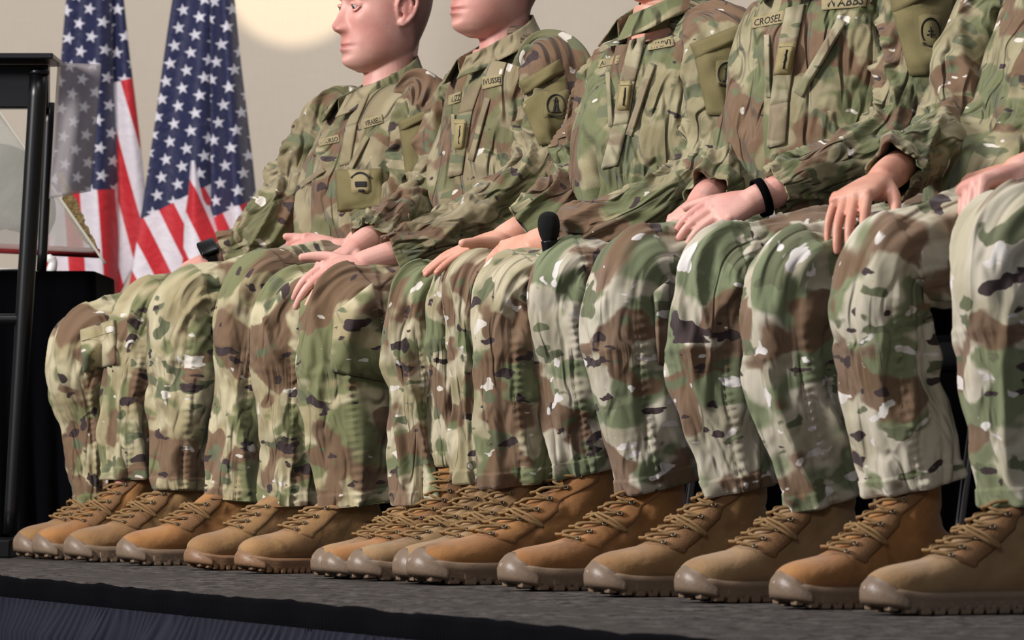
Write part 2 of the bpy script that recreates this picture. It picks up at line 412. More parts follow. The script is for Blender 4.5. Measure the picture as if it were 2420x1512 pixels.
# ------------------------------------------------------------------ the setting
def struct(name, V, Fs, m, uv=None, smooth=False):
    o = link(name, mesh_np(name, V, Fs, uv, smooth), m); o['kind'] = 'structure'; return o
V, Fs, _ = box((0, 19.75, 2.0), (30, .3, 7)); struct('wall_back', V, Fs, M['wall'])
V, Fs, _ = box((0, 10, -.95), (30, 26, .1)); struct('floor', V, Fs, M['hall_floor'])
E0 = np.array([-1.054, 10.28]); E1 = np.array([.232, 7.03]); ED = nrm(E1-E0); EN = np.array([ED[1], -ED[0]])
if EN[0] > 0: EN = -EN
EA = E0-ED*2.6; EB = E1+ED*2.2                          # front edge of the stage
def prism(poly, z0, z1):
    n = len(poly); V = [(p[0], p[1], z0) for p in poly]+[(p[0], p[1], z1) for p in poly]
    Fs = [tuple(range(n))[::-1], tuple(range(n, 2*n))]+[(i, (i+1) % n, n+(i+1) % n, n+i) for i in range(n)]
    return np.array(V), Fs
back = [EB+np.array([8., 0]), np.array([9., 19.5]), np.array([-6., 19.5])]
V, Fs = prism([EA, EB, EB+np.array([5., 0.]), np.array([6., 19.5]), np.array([-5., 19.5]), EA+np.array([-2.5, 0])], -.06, 0.)
stage = link('stage_platform', mesh_np('stage_platform', V, Fs, smooth=False), M['carpet'])
tag(stage, 'low stage platform topped with dark charcoal carpet under the row of boots', 'stage')
# skirt: band then pleats
L = np.linalg.norm(EB-EA)
n = 2200; t = np.linspace(0, 1, n)
base = EA[None]+(EB-EA)[None]*t[:, None]
def edge_wob(t): return .0025*vnoise(np.stack([t*45, 0*t, 0*t], -1))+.002*vnoise(np.stack([t*170, 0*t, 0*t+5], -1))
rows = []
zs = [-.001, -.003, -.012, -.024, -.038, -.052, -.056]
for z in zs:
    off = .006+.004*vnoise(np.stack([t*L*9, np.full(n, z*20), 0*t], -1))+.0015*np.sin(t*L*420)*(z < -.03)
    rows.append((off+(0 if z < -.002 else -.004), np.full(n, z)))
V = []; 
for off, z in rows:
    V += [(base[i, 0]+EN[0]*off[i], base[i, 1]+EN[1]*off[i], z[i]+edge_wob(t)[i]) for i in range(0, n)]
Fs = [(r*n+i, r*n+i+1, (r+1)*n+i+1, (r+1)*n+i) for r in range(len(zs)-1) for i in range(n-1)]
skirt = thing('stage_skirt', 'black pleated fabric skirt hanging from the front edge of the stage', 'skirt', (float(E0[0]), float(E0[1]), 0))
def kid(name, V, Fs, m, par, uv=None, smooth=True):
    V = np.asarray(V)-np.array(par.location[:]) if par.type == 'EMPTY' else np.asarray(V)
    return link(name, mesh_np(name, V, Fs, uv, smooth), m, par)
kid('band', V, Fs, M['black_cloth'], skirt)
V = []; zs = np.linspace(-.044, -.88, 14); ph = t*L*165+5*vnoise(np.stack([t*L*7, 0*t, 0*t], -1))
amp = .016*(1+.5*vnoise(np.stack([t*L*11, 0*t+3, 0*t], -1)))
for z in zs:
    k = min(1, (-.056-z)/.04+.25)
    off = .010+amp*k*(1+1*np.sin(ph+.6*vnoise(np.stack([t*L*3, 0*t+z*3, 0*t], -1))))
    V += [(base[i, 0]+EN[0]*off[i], base[i, 1]+EN[1]*off[i], z) for i in range(n)]
Fs = [(r*n+i, r*n+i+1, (r+1)*n+i+1, (r+1)*n+i) for r in range(13) for i in range(n-1)]
kid('pleated_drape', V, Fs, simple('navy_black_skirt_cloth', (12, 14, 34), .7, bump=(900, .2, .001), var=.3, spec=.2), skirt)

# low black drape behind the chairs
cA = PZ(230, 1047, 13.3)[:2]; cB = PZ(3600, 1047, 12.2)[:2]; n2 = 500; tt = np.linspace(0, 1, n2)
V = []
for z in np.linspace(.0, .56, 8):
    o_ = .03*np.sin(tt*150+1.5*np.sin(tt*17))
    V += [(cA[0]+(cB[0]-cA[0])*a, cA[1]+(cB[1]-cA[1])*a+b, z) for a, b in zip(tt, o_)]
Fs = [(r*n2+i, r*n2+i+1, (r+1)*n2+i+1, (r+1)*n2+i) for r in range(7) for i in range(n2-1)]
dr = link('low_curtain', mesh_np('low_curtain', V, Fs), M['black_cloth'])
tag(dr, 'low black curtain on the stage behind the seated row of legs', 'curtain')
md = dr.modifiers.new('s', 'SOLIDIFY'); md.thickness = .006

# ------------------------------------------------------------------ flags
def flag(name, label, group, panels, Yp, pole_px):
    root = thing(name, label, 'flag', tuple(PZ(pole_px, 1047, Yp)*np.array([1, 1, 0])), group)
    parts = []
    for (quad, uvq, depth, nf) in panels:
        # quad: TL,TR,BR,BL px ; uvq same corners ; nf number of folds across
        a, b = 60, 90
        P = []; UVs = []
        q = np.array(quad, float); uu = np.array(uvq, float)
        for i in range(b):
            fy = i/(b-1)
            for j in range(a):
                fx = j/(a-1)
                l = q[0]*(1-fy)+q[3]*fy; r = q[1]*(1-fy)+q[2]*fy
                xy = l*(1-fx)+r*fx
                wob = 3*math.sin(fy*9+nf) if j in (0, a-1) else 0
                ul = uu[0]*(1-fy)+uu[3]*fy; ur = uu[1]*(1-fy)+uu[2]*fy
                UVs.append(ul*(1-fx)+ur*fx)
                k = (.25+.75*fy)
                d = depth-.09*k*math.cos((fx-.5)*math.pi)*1.0-.050*k*math.sin(fx*nf*math.pi*2+1.3*math.sin(fy*2.5)+nf)
                P.append(PZ(xy[0]+wob, xy[1], Yp+d))
        Fs = [(i*a+j, i*a+j+1, (i+1)*a+j+1, (i+1)*a+j) for i in range(b-1) for j in range(a-1)]
        parts.append((np.array(P), Fs, np.array(UVs)))
    V, Fs, UVs = merge(parts)
    o = kid('cloth', V, Fs, M['flag'], root, UVs)
    md = o.modifiers.new('s', 'SOLIDIFY'); md.thickness = .003
    p0 = PZ(pole_px, 1047, Yp+.03); x, y = p0[0], p0[1]
    V, Fs, _ = loft([(x, y, .02), (x, y, 1.2), (x, y, 2.45)], [.014]*3, [.014]*3, (1, 0, 0), n=8, m=16)
    kid('pole', V, Fs, simple('oak_pole', (120, 82, 48), .4), root)
    V, Fs, _ = loft([(x, y, 0), (x, y, .03), (x, y, .06), (x, y, .09)], [.15, .14, .05, .02], [.15, .14, .05, .02], (1, 0, 0), n=16, m=32)
    kid('base', V, Fs, simple('brass_base', (150, 120, 60), .3, .8), root)
    return root
# px -> flag coordinates: fly axis points down and slightly right
def fuv(px, py, ox, oy, ang, s=1/1010., u0=.76, v0_=.5):
    fx, fy = math.sin(ang), math.cos(ang)         # fly direction in px
    dx, dy = px-ox, py-oy
    return (u0+(dx*fx+dy*fy)*s, v0_+(dx*fy-dy*fx)*s)
def panel(quad, ox, oy, ang, depth, nf, v0_=.5, s=1/520.):
    return (quad, [fuv(x, y, ox, oy, ang, s, v0_=v0_) for x, y in quad], depth, nf)
flag('standing_flag', 'stars and stripes flag hanging unobstructed, nearer the person with the visible face', 'draped flags on poles', [
    panel([(475, -420), (502, -420), (495, 720), (300, 720)], 345, 512, math.radians(27), 0.0, 1.0, 5.15/13),
    panel([(482, -420), (511, -420), (628, 720), (470, 720)], 492, 520, math.radians(25), -.02, 1.2, 4.0/13),
    panel([(453, 380), (461, 380), (560, 690), (425, 690)], 456, 386, math.radians(24), -.06, .6, 5.5/13)], 17.0, 485)
flag('standing_flag', 'stars and stripes flag at far left, partly behind the clear hanging sheet', 'draped flags on poles', [
    panel([(198, -420), (253, -420), (282, 740), (92, 740)], 190, 452, math.radians(4), 0.0, 1.1, 5.0/13),
    panel([(236, -420), (247, -420), (352, 560), (250, 760)], 290, 190, math.radians(15), .03, .9, 4.1/13)], 17.3, 225)

# ------------------------------------------------------------------ left: table, stand, flag case
YT = 12.35
root = thing('skirted_table', 'black cloth covered table at the far left behind the black metal stand', 'table', tuple(PZ(60, 1047, YT)*np.array([1, 1, 0])))
tl = PZ(-260, 640, YT); tr = PZ(221, 640, YT); ztop = tl[2]
m_ = 90; V = []; rows = 14
xs = np.linspace(tl[0], tr[0]-.03, m_); 
path = [(x, YT) for x in xs]+[(tr[0]-.03+.03*math.sin(a), YT+.03-.03*math.cos(a)) for a in np.linspace(.2, math.pi/2, 8)]+[(tr[0], YT+y) for y in np.linspace(.06, .6, 24)]
for k in range(rows):
    f = k/(rows-1)
    for i, (x, y) in enumerate(path):
        wv = .012*f*math.sin(i*.55)+.006*f*math.sin(i*.21+2)
        z = ztop*(1-f)+.012*f
        if k == 0: z = ztop
        V.append((x+(wv if i > m_ else 0)+.012*f, y-(wv if i < m_ else 0), z))
q = len(path); Fs = [(k*q+i, k*q+i+1, (k+1)*q+i+1, (k+1)*q+i) for k in range(rows-1) for i in range(q-1)]
V.append((tl[0], YT+.6, ztop)); V.append((tl[0], YT, ztop)); c0 = len(V)-2
Fs.append(tuple(range(q))+(c0,))
cl = kid('table_cloth', V, Fs, M['black_cloth'], root)
md = cl.modifiers.new('s', 'SOLIDIFY'); md.thickness = .005; md.offset = -1
V, Fs, _ = box(((tl[0]+tr[0])/2, YT+.3, ztop-.02), (tr[0]-tl[0]-.03, .54, .025)); kid('table_top', V, Fs, M['black_plastic'], root, smooth=False)
for lx in (tl[0]+.06, tr[0]-.06):
    for ly in (YT+.06, YT+.54):
        V, Fs, _ = box((lx, ly, ztop/2-.02), (.03, .03, ztop-.05)); kid('leg', V, Fs, M['black_paint'], root, smooth=False)
# plate
pc = PZ(8, 628, YT+.25)
V, Fs, _ = loft([(pc[0], pc[1], ztop+.003), (pc[0], pc[1], ztop+.006), (pc[0], pc[1], ztop+.012), (pc[0], pc[1], ztop+.014)], [.02, .045, .055, .05], [.02, .045, .055, .05], (1, 0, 0), n=12, m=40)
tag(link('plate', mesh_np('plate', V, Fs), M['white']), 'small white plate on the black covered table at far left', 'plate')
pc = PZ(122, 620, YT+.2)
V, Fs, _ = loft([(pc[0], pc[1], ztop+.002), (pc[0], pc[1], ztop+.01), (pc[0]+.004, pc[1], ztop+.028), (pc[0]-.003, pc[1], ztop+.04), (pc[0], pc[1], ztop+.047)], [.01, .013, .010, .012, .004], [.01, .013, .011, .013, .004], (1, 0, 0), n=24, m=24)
tag(link('figurine', mesh_np('figurine', V, Fs), M['white']), 'small white ornament on the table corner beside the black post', 'ornament')

# black stand with leaning post
YS = 11.9
root = thing('metal_stand', 'black metal stand with a leaning round post and crossbar at the left edge', 'stand', tuple(PZ(20, 1047, YS)*np.array([1, 1, 0])))
a = PZ(92, 172, YS); b = PZ(25, 1262, YS); wv = 22/sc_at(a)
V, Fs, _ = loft([b, (a+b)/2, a], [wv*.8, wv*.95, wv], [wv*.8, wv*.95, wv], (1, 0, 0), n=20, m=32); kid('post', V, Fs, M['black_paint'], root)
V, Fs, _ = loft([a+(0, 0, -.004), a+(0, 0, .004), a+(0, 0, .010), a+(0, 0, .012)], [wv*1.12, wv*1.15, wv*.95, wv*.4], [wv*1.12, wv*1.15, wv*.95, wv*.4], (1, 0, 0), n=12, m=32); kid('post_cap', V, Fs, M['black_plastic'], root)
c = PZ(-160, 755, YS); d = PZ(52, 755, YS); r = 14/sc_at(c)
V, Fs, _ = capsule([c, d], [r, r], m=24); kid('crossbar', V, Fs, M['black_paint'], root)
c = PZ(-120, 1285, YS); V, Fs, _ = box(((c[0]+PZ(42, 1285, YS)[0])/2, YS, .022), (PZ(42, 0, YS)[0]-c[0], .34, .042), bev=.004); kid('foot', V, Fs, M['black_paint'], root, smooth=False)
a = PZ(-150, 150, YS+.12); b = PZ(142, 262, YS+.12)
V, Fs, _ = box(((a[0]+b[0])/2-.013, YS+.12, (a[2]+b[2])/2), (b[0]-a[0]-.026, .05, a[2]-b[2]-.01), bev=.004); kid('top_panel', V, Fs, M['black_plastic'], root, smooth=False)
V, Fs, _ = box(((a[0]+b[0])/2, YS+.06, a[2]+.004), (b[0]-a[0], .26, .014), bev=.003); kid('top_shelf', V, Fs, M['black_paint'], root, smooth=False)
a = PZ(118, 262, YS+.14); b = PZ(98, 640, YS+.14)
V, Fs, _ = loft([b, (a+b)/2, a+(0, 0, .02)], [.013]*3, [.012]*3, (1, 0, 0), n=10, m=8, ex=6); kid('rear_post', V, Fs, M['black_paint'], root)

# hazy clear sheet hanging from the stand
Y2 = YS+.10
qd = np.array([(136, 148), (240, 152), (214, 452), (116, 470)], float); a_, b_ = 24, 40; V = []
for i in range(b_):
    for j in range(a_):
        fy, fx = i/(b_-1), j/(a_-1); l = qd[0]*(1-fy)+qd[3]*fy; r_ = qd[1]*(1-fy)+qd[2]*fy; xy = l*(1-fx)+r_*fx
        V.append(PZ(xy[0], xy[1], Y2+.012*math.sin(fx*5+fy*2)))
Fs = [(i*a_+j, i*a_+j+1, (i+1)*a_+j+1, (i+1)*a_+j) for i in range(b_-1) for j in range(a_-1)]
o = link('clear_sheet', mesh_np('clear_sheet', V, Fs), M['sheet']); md = o.modifiers.new('s', 'SOLIDIFY'); md.thickness = .0015
tag(o, 'hazy grey transparent plastic sheet hanging from the black stand in front of the left flag', 'plastic sheet')
# triangular acrylic flag case
root = thing('display_case', 'clear triangular display case with a red base on the black covered table', 'display case', tuple(PZ(60, 1047, YT+.3)*np.array([1, 1, 0])))
T0 = np.array([(-240, 575), (-10, 250), (232, 598)], float)
def tri(Y): return [PZ(x, y, Y) for x, y in T0]
f, bk = tri(YT+.22), tri(YT+.34)
for nm, idx in (('front_pane', f), ('rear_pane', bk)):
    Vn = []; N_ = 30; Fn = []; ind = {}
    for i in range(N_+1):
        for j in range(N_+1-i):
            ind[i, j] = len(Vn); q_ = idx[0]*(1-(i+j)/N_)+idx[1]*(i/N_)+idx[2]*(j/N_); Vn.append(q_+np.array([0, .006*vnoise(q_*11), 0]))
    for i in range(N_):
        for j in range(N_-i):
            Fn.append((ind[i, j], ind[i+1, j], ind[i, j+1]))
            if i+j < N_-1: Fn.append((ind[i+1, j], ind[i+1, j+1], ind[i, j+1]))
    o = kid(nm, Vn, Fn, M['acrylic'], root); md = o.modifiers.new('s', 'SOLIDIFY'); md.thickness = .002
for p, q_ in ((0, 1), (1, 2)):
    for S_ in (f, bk):
        V, Fs, _ = capsule([S_[p], S_[q_]], [.0035, .0035], m=8); kid('edge_strip', V, Fs, M['acrylic_edge'], root)
    V = [f[p], f[q_], bk[q_], bk[p]]; o = kid('side_pane', V, [(0, 1, 2, 3)], M['acrylic'], root, smooth=False); md = o.modifiers.new('s', 'SOLIDIFY'); md.thickness = .002
V, Fs, _ = loft([f[0]*.5+bk[0]*.5, f[2]*.5+bk[2]*.5], [.012]*2, [.06]*2, (0, 1, 0), n=4, m=12, ex=5, smooth=0); kid('base', V, Fs, M['case_red'], root)
V, Fs, _ = loft([PZ(142, 410, YT+.28), PZ(165, 480, YT+.28), PZ(195, 540, YT+.28), PZ(226, 592, YT+.28)], [.006, .015, .013, .004], [.01, .02, .02, .006], (0, 1, 0), n=40, m=20,
    disp=lambda s, th, L_: .005*vnoise(np.stack([s*90, np.cos(th)*3, np.sin(th)*3], -1)))
kid('gold_fringe', V, Fs, M['gold_fringe'], root)
V, Fs, _ = loft([PZ(-200, 560, YT+.28), PZ(-60, 470, YT+.28), PZ(0, 440, YT+.28), PZ(70, 500, YT+.28), PZ(104, 560, YT+.28)], [.02, .085, .11, .075, .02], [.03, .035, .035, .035, .02], (0, 1, 0), n=60, m=30,
    disp=lambda s, th, L_: .01*vnoise(np.stack([s*30, np.cos(th)*2, np.sin(th)*2], -1)))
tag(link('folded_cloth', mesh_np('folded_cloth', V, Fs), M['folded']), 'folded grey green cloth inside the clear triangular case', 'cloth')
# ------------------------------------------------------------------ boots
BL = .315
def boot_proto(kind, lean):
    """local frame: x forward, origin at toe tip on the ground; heel at x=-BL"""
    X = lambda x: x-BL
    sec = [(.0, .012, .052, .025), (.012, .030, .06, .042), (.045, .037, .07, .052), (.09, .038, .076, .058), (.14, .039, .075, .054),
           (.18, .043, .062, .043), (.22, .049, .052, .034), (.25, .050, .047, .031), (.28, .046, .044, .028), (.30, .034, .040, .022), (.312, .014, .036, .012)]
    foot = loft([(X(x), 0, z) for x, _, z, _ in sec], [s[3] for s in sec], [s[1] for s in sec], (0, 1, 0), n=60, m=36, ex=2.3, smooth=1)
    sh = [(.078, .05, .05, .038), (.078, .09, .056, .038), (.082, .13, .054, .040), (.077, .17, .045, .042), (.074, .215, .042, .042), (.074, .23, .041, .041), (.074, .24, .039, .038)]
    pts = [(X(x+max(0, z-.09)*lean), 0, z) for x, z, _, _ in sh]
    shaft = loft(pts, [s[2] for s in sh], [s[3] for s in sh], (0, 1, 0), n=50, m=36, smooth=1,
                 disp=lambda s, th, L_: -.003*ridge(s*28, np.cos(th)*1.2, np.sin(th)*1.2, .3))
    inst = capsule([(X(.115+.02*0), 0, .125), (X(.16), 0, .088), (X(.20), 0, .062)], [.036, .036, .034], m=20)
    me = remesh([foot, shaft, inst], .0038, 7, 'boot')
    # leather creases
    co = get_co(me); nn = np.empty(len(co)*3); me.vertices.foreach_get('normal', nn); nn = nn.reshape(-1, 3)
    cr = -.0035*ridge((co[:, 0]+co[:, 2]*.8)*26, co[:, 1]*6, co[:, 2]*5+kind*9, .28)*np.exp(-((co[:, 0]-X(.15))/.07)**2)
    cr += -.003*ridge(co[:, 2]*24, co[:, 0]*7, co[:, 1]*6+kind*5, .25)*(co[:, 2] > .12)
    co = co+nn*cr[:, None]; me.vertices.foreach_set('co', co.ravel()); me.update()
    bv = bvh_of(me)
    P = {}; P['upper'] = me
    # outline of the sole
    a = np.linspace(0, 2*np.pi, 121)[:-1]
    xs = BL/2+(BL/2+.003)*np.cos(a)
    hw = np.interp(xs, [-.003, .006, .03, .07, .12, .17, .21, .25, .285, .305, BL+.003], [0, .022, .036, .039, .037, .040, .048, .052, .046, .032, 0])
    yy = np.sign(np.sin(a))*hw
    xs = xs-BL
    spring = lambda x: .012*np.clip((x+.075)/.075, 0, 1)**2
    def ringstack(levels):
        V = []
        for z, o in levels:
            for x, y in zip(xs, yy):
                c = -BL/2; V.append(((x-c)*(1+o/(BL/2))+c, y*(1+o/.045), z+spring(x)))
        n_ = len(xs); Fs = [(k*n_+i, k*n_+(i+1) % n_, (k+1)*n_+(i+1) % n_, (k+1)*n_+i) for k in range(len(levels)-1) for i in range(n_)]
        Fs.append(tuple(range(n_))[::-1]); Fs.append(tuple(range((len(levels)-1)*n_, len(levels)*n_)))
        return np.array(V), Fs, None
    h = (.034, .030, .038)[kind]
    P['sole'] = [ringstack([(.0045, -.004), (.005, -.001), (.012, .002), (.018, .001), (.024, .0035), (h-.003, .003), (h, -.001)])]
    # lugs
    lug = []
    nl = (15, 22, 13)[kind]
    for sgn in (1, -1):
        for k in range(nl):
            x = .01+(BL-.02)*(k+.5)/nl
            y = np.interp(x, [0, .03, .07, .12, .17, .21, .25, .285, .312], [.015, .034, .037, .035, .038, .046, .050, .044, .022])
            big = (.012, .006, .011)[kind]
            lug.append(box((x-BL, sgn*(y-.006), .0075+spring(np.array([x-BL]))[0]), (BL/nl*.72, .02, .0145), bev=.003))
            if kind != 1: lug.append(box((x-BL+.004*sgn, sgn*(y+.0005), .016+spring(np.array([x-BL]))[0]), (BL/nl*.5, .007, .016+.006*(k % 2)), bev=.0025))
    P['tread_lug'] = lug
    # rubber toe cap: shell swept round the toe
    V = []; ang = np.linspace(-1.25, 1.25, 41); lv = [(.012, .0045), (.022, .006), (.034, .0062), (.046, .004), (.056, .0), (.060, -.004), (.061, -.008)]
    sc_ = (1., .75, 1.1)[kind]
    for z, o in lv:
        for t_ in ang:
            k = max(math.cos(t_*1.15), 0.)**.9
            zz = .008+(z-.008)*(.30+.70*k)*sc_*.88
            x = .262+.053*math.cos(t_)*1.0+o*math.cos(t_)-.35*max(0, zz-.04)
            y = .0525*math.sin(t_)*(1.0)+o*math.sin(t_)
            V.append((x-BL, y, zz+.006*k))
    q = len(ang); P['toe_cap'] = [(np.array(V), [(k*q+i, k*q+i+1, (k+1)*q+i+1, (k+1)*q+i) for k in range(len(lv)-1) for i in range(q-1)], None)]
    # quarter/eyestay overlay panels, laid on the upper
    def front_line(z):          # x of the front of the boot at height z
        h_ = bv.ray_cast(Vector((.3, 0, z)), Vector((-1, 0, 0)))
        return h_[0].x if h_[0] is not None else X(.13)
    zl = np.array([.088, .105, .125, .15, .175, .20, .215, .23])
    fl = [front_line(z) for z in zl]
    pan = []
    for sgn in (1, -1):
        V = []; nv, nu = 34, 8; ok = True
        for i in range(nv):
            z = .078+(.236-.078)*i/(nv-1); xf = np.interp(z, zl, fl)
            for j in range(nu):
                x = xf-.012-(.030+.004*math.sin(i*.4))*j/(nu-1); z2 = z-(.012)*(j/(nu-1))*(z < .14)
                r_ = bv.ray_cast(Vector((x, sgn*.2, z2)), Vector((0, -sgn, 0)))
                p = r_[0]+r_[1]*.0022 if r_[0] is not None else Vector((x, sgn*.02, z2))
                if j in (0, nu-1) or i in (0, nv-1): p = p-(r_[1]*.0022 if r_[0] is not None else Vector((0, 0, 0)))
                V.append(p[:])
        Fs = [(i*nu+j, i*nu+j+1, (i+1)*nu+j+1, (i+1)*nu+j) for i in range(nv-1) for j in range(nu-1)]
        pan.append((np.array(V), Fs, None))
    P['eyestay'] = pan
    heel = []
    for sgn in (1, -1):
        V = []; nv, nu = 12, 12
        for i in range(nv):
            for j in range(nu):
                x = X(.012)+.085*j/(nu-1)*(1-.3*i/nv); z = .04+.06*i/(nv-1)
                r_ = bv.ray_cast(Vector((x, sgn*.2, z)), Vector((0, -sgn, 0)))
                p = (r_[0]+r_[1]*(.002 if 0 < i < nv-1 and 0 < j < nu-1 else 0)) if r_[0] is not None else Vector((x, sgn*.02, z))
                V.append(p[:])
        heel.append((np.array(V), [(i*nu+j, i*nu+j+1, (i+1)*nu+j+1, (i+1)*nu+j) for i in range(nv-1) for j in range(nu-1)], None))
    P['heel_counter'] = heel
    # laces and eyelets
    lace = []; eyes = []; nper = []
    zr = np.array([.084, .096, .110, .126, .144, .164, .184, .204, .222])
    pts = []
    for z in zr:
        xf = np.interp(z, zl, fl)-.004
        if z < .1: xf = front_line(z)-.002
        row = []
        for sgn in (1, -1):
            x = xf-.016
            r_ = bv.ray_cast(Vector((x, sgn*.2, z)), Vector((0, -sgn, 0)))
            p = r_[0]+r_[1]*.004 if r_[0] is not None else Vector((x, sgn*.02, z))
            row.append(np.array(p[:])); 
            nr = r_[1] if r_[0] is not None else Vector((0, sgn, 0))
            eyes.append((np.array(p[:]), np.array(nr[:])))
        mid = np.array([front_line(z)+.003, 0, z+.002]); pts.append((row[0], row[1], mid))
    for i in range(len(pts)-1):
        for a_, b_ in ((0, 1), (1, 0)):
            mid = (pts[i][2]+pts[i+1][2])/2+np.array([.0035*(a_+.3), 0, .002*a_])
            q1 = pts[i][a_]*.5+mid*.5+np.array([.009, 0, .003]); q2 = pts[i+1][b_]*.5+mid*.5+np.array([.009, 0, .003])
            lace.append(loft([pts[i][a_], q1, mid, q2, pts[i+1][b_]], [.0021]*5, [.0028]*5, (.6, 0, .8), n=16, m=8, smooth=0))
    nper = list(zr)
    # bow ends
    b0 = pts[-3][2] if kind == 1 else pts[3][2]+np.array([.006, 0, 0])
    for sg in (1, -1):
        lace.append(loft([b0, b0+(.006, sg*.022, -.004), b0+(-.012, sg*.044, -.02), b0+(-.03, sg*.046, -.03), b0+(-.014, sg*.040, -.012), b0+(.002, sg*.012, .002)], [.0022]*6, [.0026]*6, (0, .3, 1), n=30, m=8, smooth=0))
    P['laces'] = lace; P['eyelets'] = eyes; P['rowz'] = nper
    return P
def ring_eyelet():
    r0, r1 = .0034, .0013; V = []; n_, m_ = 14, 8
    for i in range(n_):
        a = 2*math.pi*i/n_
        for j in range(m_):
            b = 2*math.pi*j/m_; V.append(((r0+r1*math.cos(b))*math.cos(a), (r0+r1*math.cos(b))*math.sin(a), r1*math.sin(b)))
    Fs = [(i*m_+j, ((i+1) % n_)*m_+j, ((i+1) % n_)*m_+(j+1) % m_, i*m_+(j+1) % m_) for i in range(n_) for j in range(m_)]
    return np.array(V), Fs
_ev, _ef = ring_eyelet(); EYE_ME = mesh_np('eyelet', _ev, _ef); EYE_ME.materials.append(M['eyelet'])
BOOTS = {}
def get_boot(kind, lean):
    key = (kind, round(lean, 1))
    if key in BOOTS: return BOOTS[key]
    P = boot_proto(kind, key[1]); D = {}
    for k_, v_ in P.items():
        if k_ == 'upper': D[k_] = v_
        elif k_ in ('eyelets', 'rowz'): D[k_] = v_
        elif k_ == 'laces':
            bow = v_[-2:]; D['lace_sets'] = {}
            for nr_ in range(3, 10):
                V, Fs, _ = merge(v_[:2*(nr_-1)]+bow); D['lace_sets'][nr_] = mesh_np('laces', V, Fs); D['lace_sets'][nr_].materials.append(M['lace'])
        elif k_ in ('eyestay', 'heel_counter', 'toe_cap', 'laces', 'sole', 'tread_lug'):
            V, Fs, _ = merge(v_); D[k_] = mesh_np(k_, V, Fs, smooth=(k_ != 'tread_lug'))
    BOOTS[key] = D
    for k_, v_ in D.items():
        if k_ not in ('eyelets', 'rowz', 'lace_sets') and not v_.materials: v_.materials.append(M['suede_a'])
    return D
def setmat(o, m):
    o.material_slots[0].link = 'OBJECT'; o.material_slots[0].material = m
def make_boot(parent, toe, direc, sx, s, kind, lean, mats, ctop=1.):
    D = get_boot(kind, lean); nr_ = max(3, sum(1 for z in D['rowz'] if z*s < ctop-.012))
    up = bpy.data.objects.new('boot', D['upper']); COL.objects.link(up); up.parent = parent; setmat(up, mats[0])
    x = Vector(direc); y = Vector((0, 0, 1)).cross(x)
    Mx = Matrix(((x.x*sx*s, y.x*s, 0, toe[0]), (x.y*sx*s, y.y*s, 0, toe[1]), (0, 0, s, 0.0), (0, 0, 0, 1)))
    up.matrix_local = Matrix.Translation(-parent.location) @ Mx
    for k_, m_ in (('sole', mats[1]), ('tread_lug', mats[1]), ('toe_cap', mats[2]), ('eyestay', mats[0] if kind else mats[3]), ('heel_counter', mats[3]), ('laces', M['lace'])):
        o = bpy.data.objects.new(k_, D['lace_sets'][nr_] if k_ == 'laces' else D[k_]); COL.objects.link(o); o.parent = up; setmat(o, m_)
        if k_ in ('eyestay', 'heel_counter', 'toe_cap'):
            md = o.modifiers.new('s', 'SOLIDIFY'); md.thickness = .0015; md.offset = -1
    for p, nr in D['eyelets'][::2][:min(8, nr_)]:
        o = bpy.data.objects.new('eyelet', EYE_ME); COL.objects.link(o); o.parent = up
        o.matrix_local = Matrix.Translation(Vector(p+nr*.001)) @ Vector(nr).to_track_quat('Z', 'X').to_matrix().to_4x4()
    return up

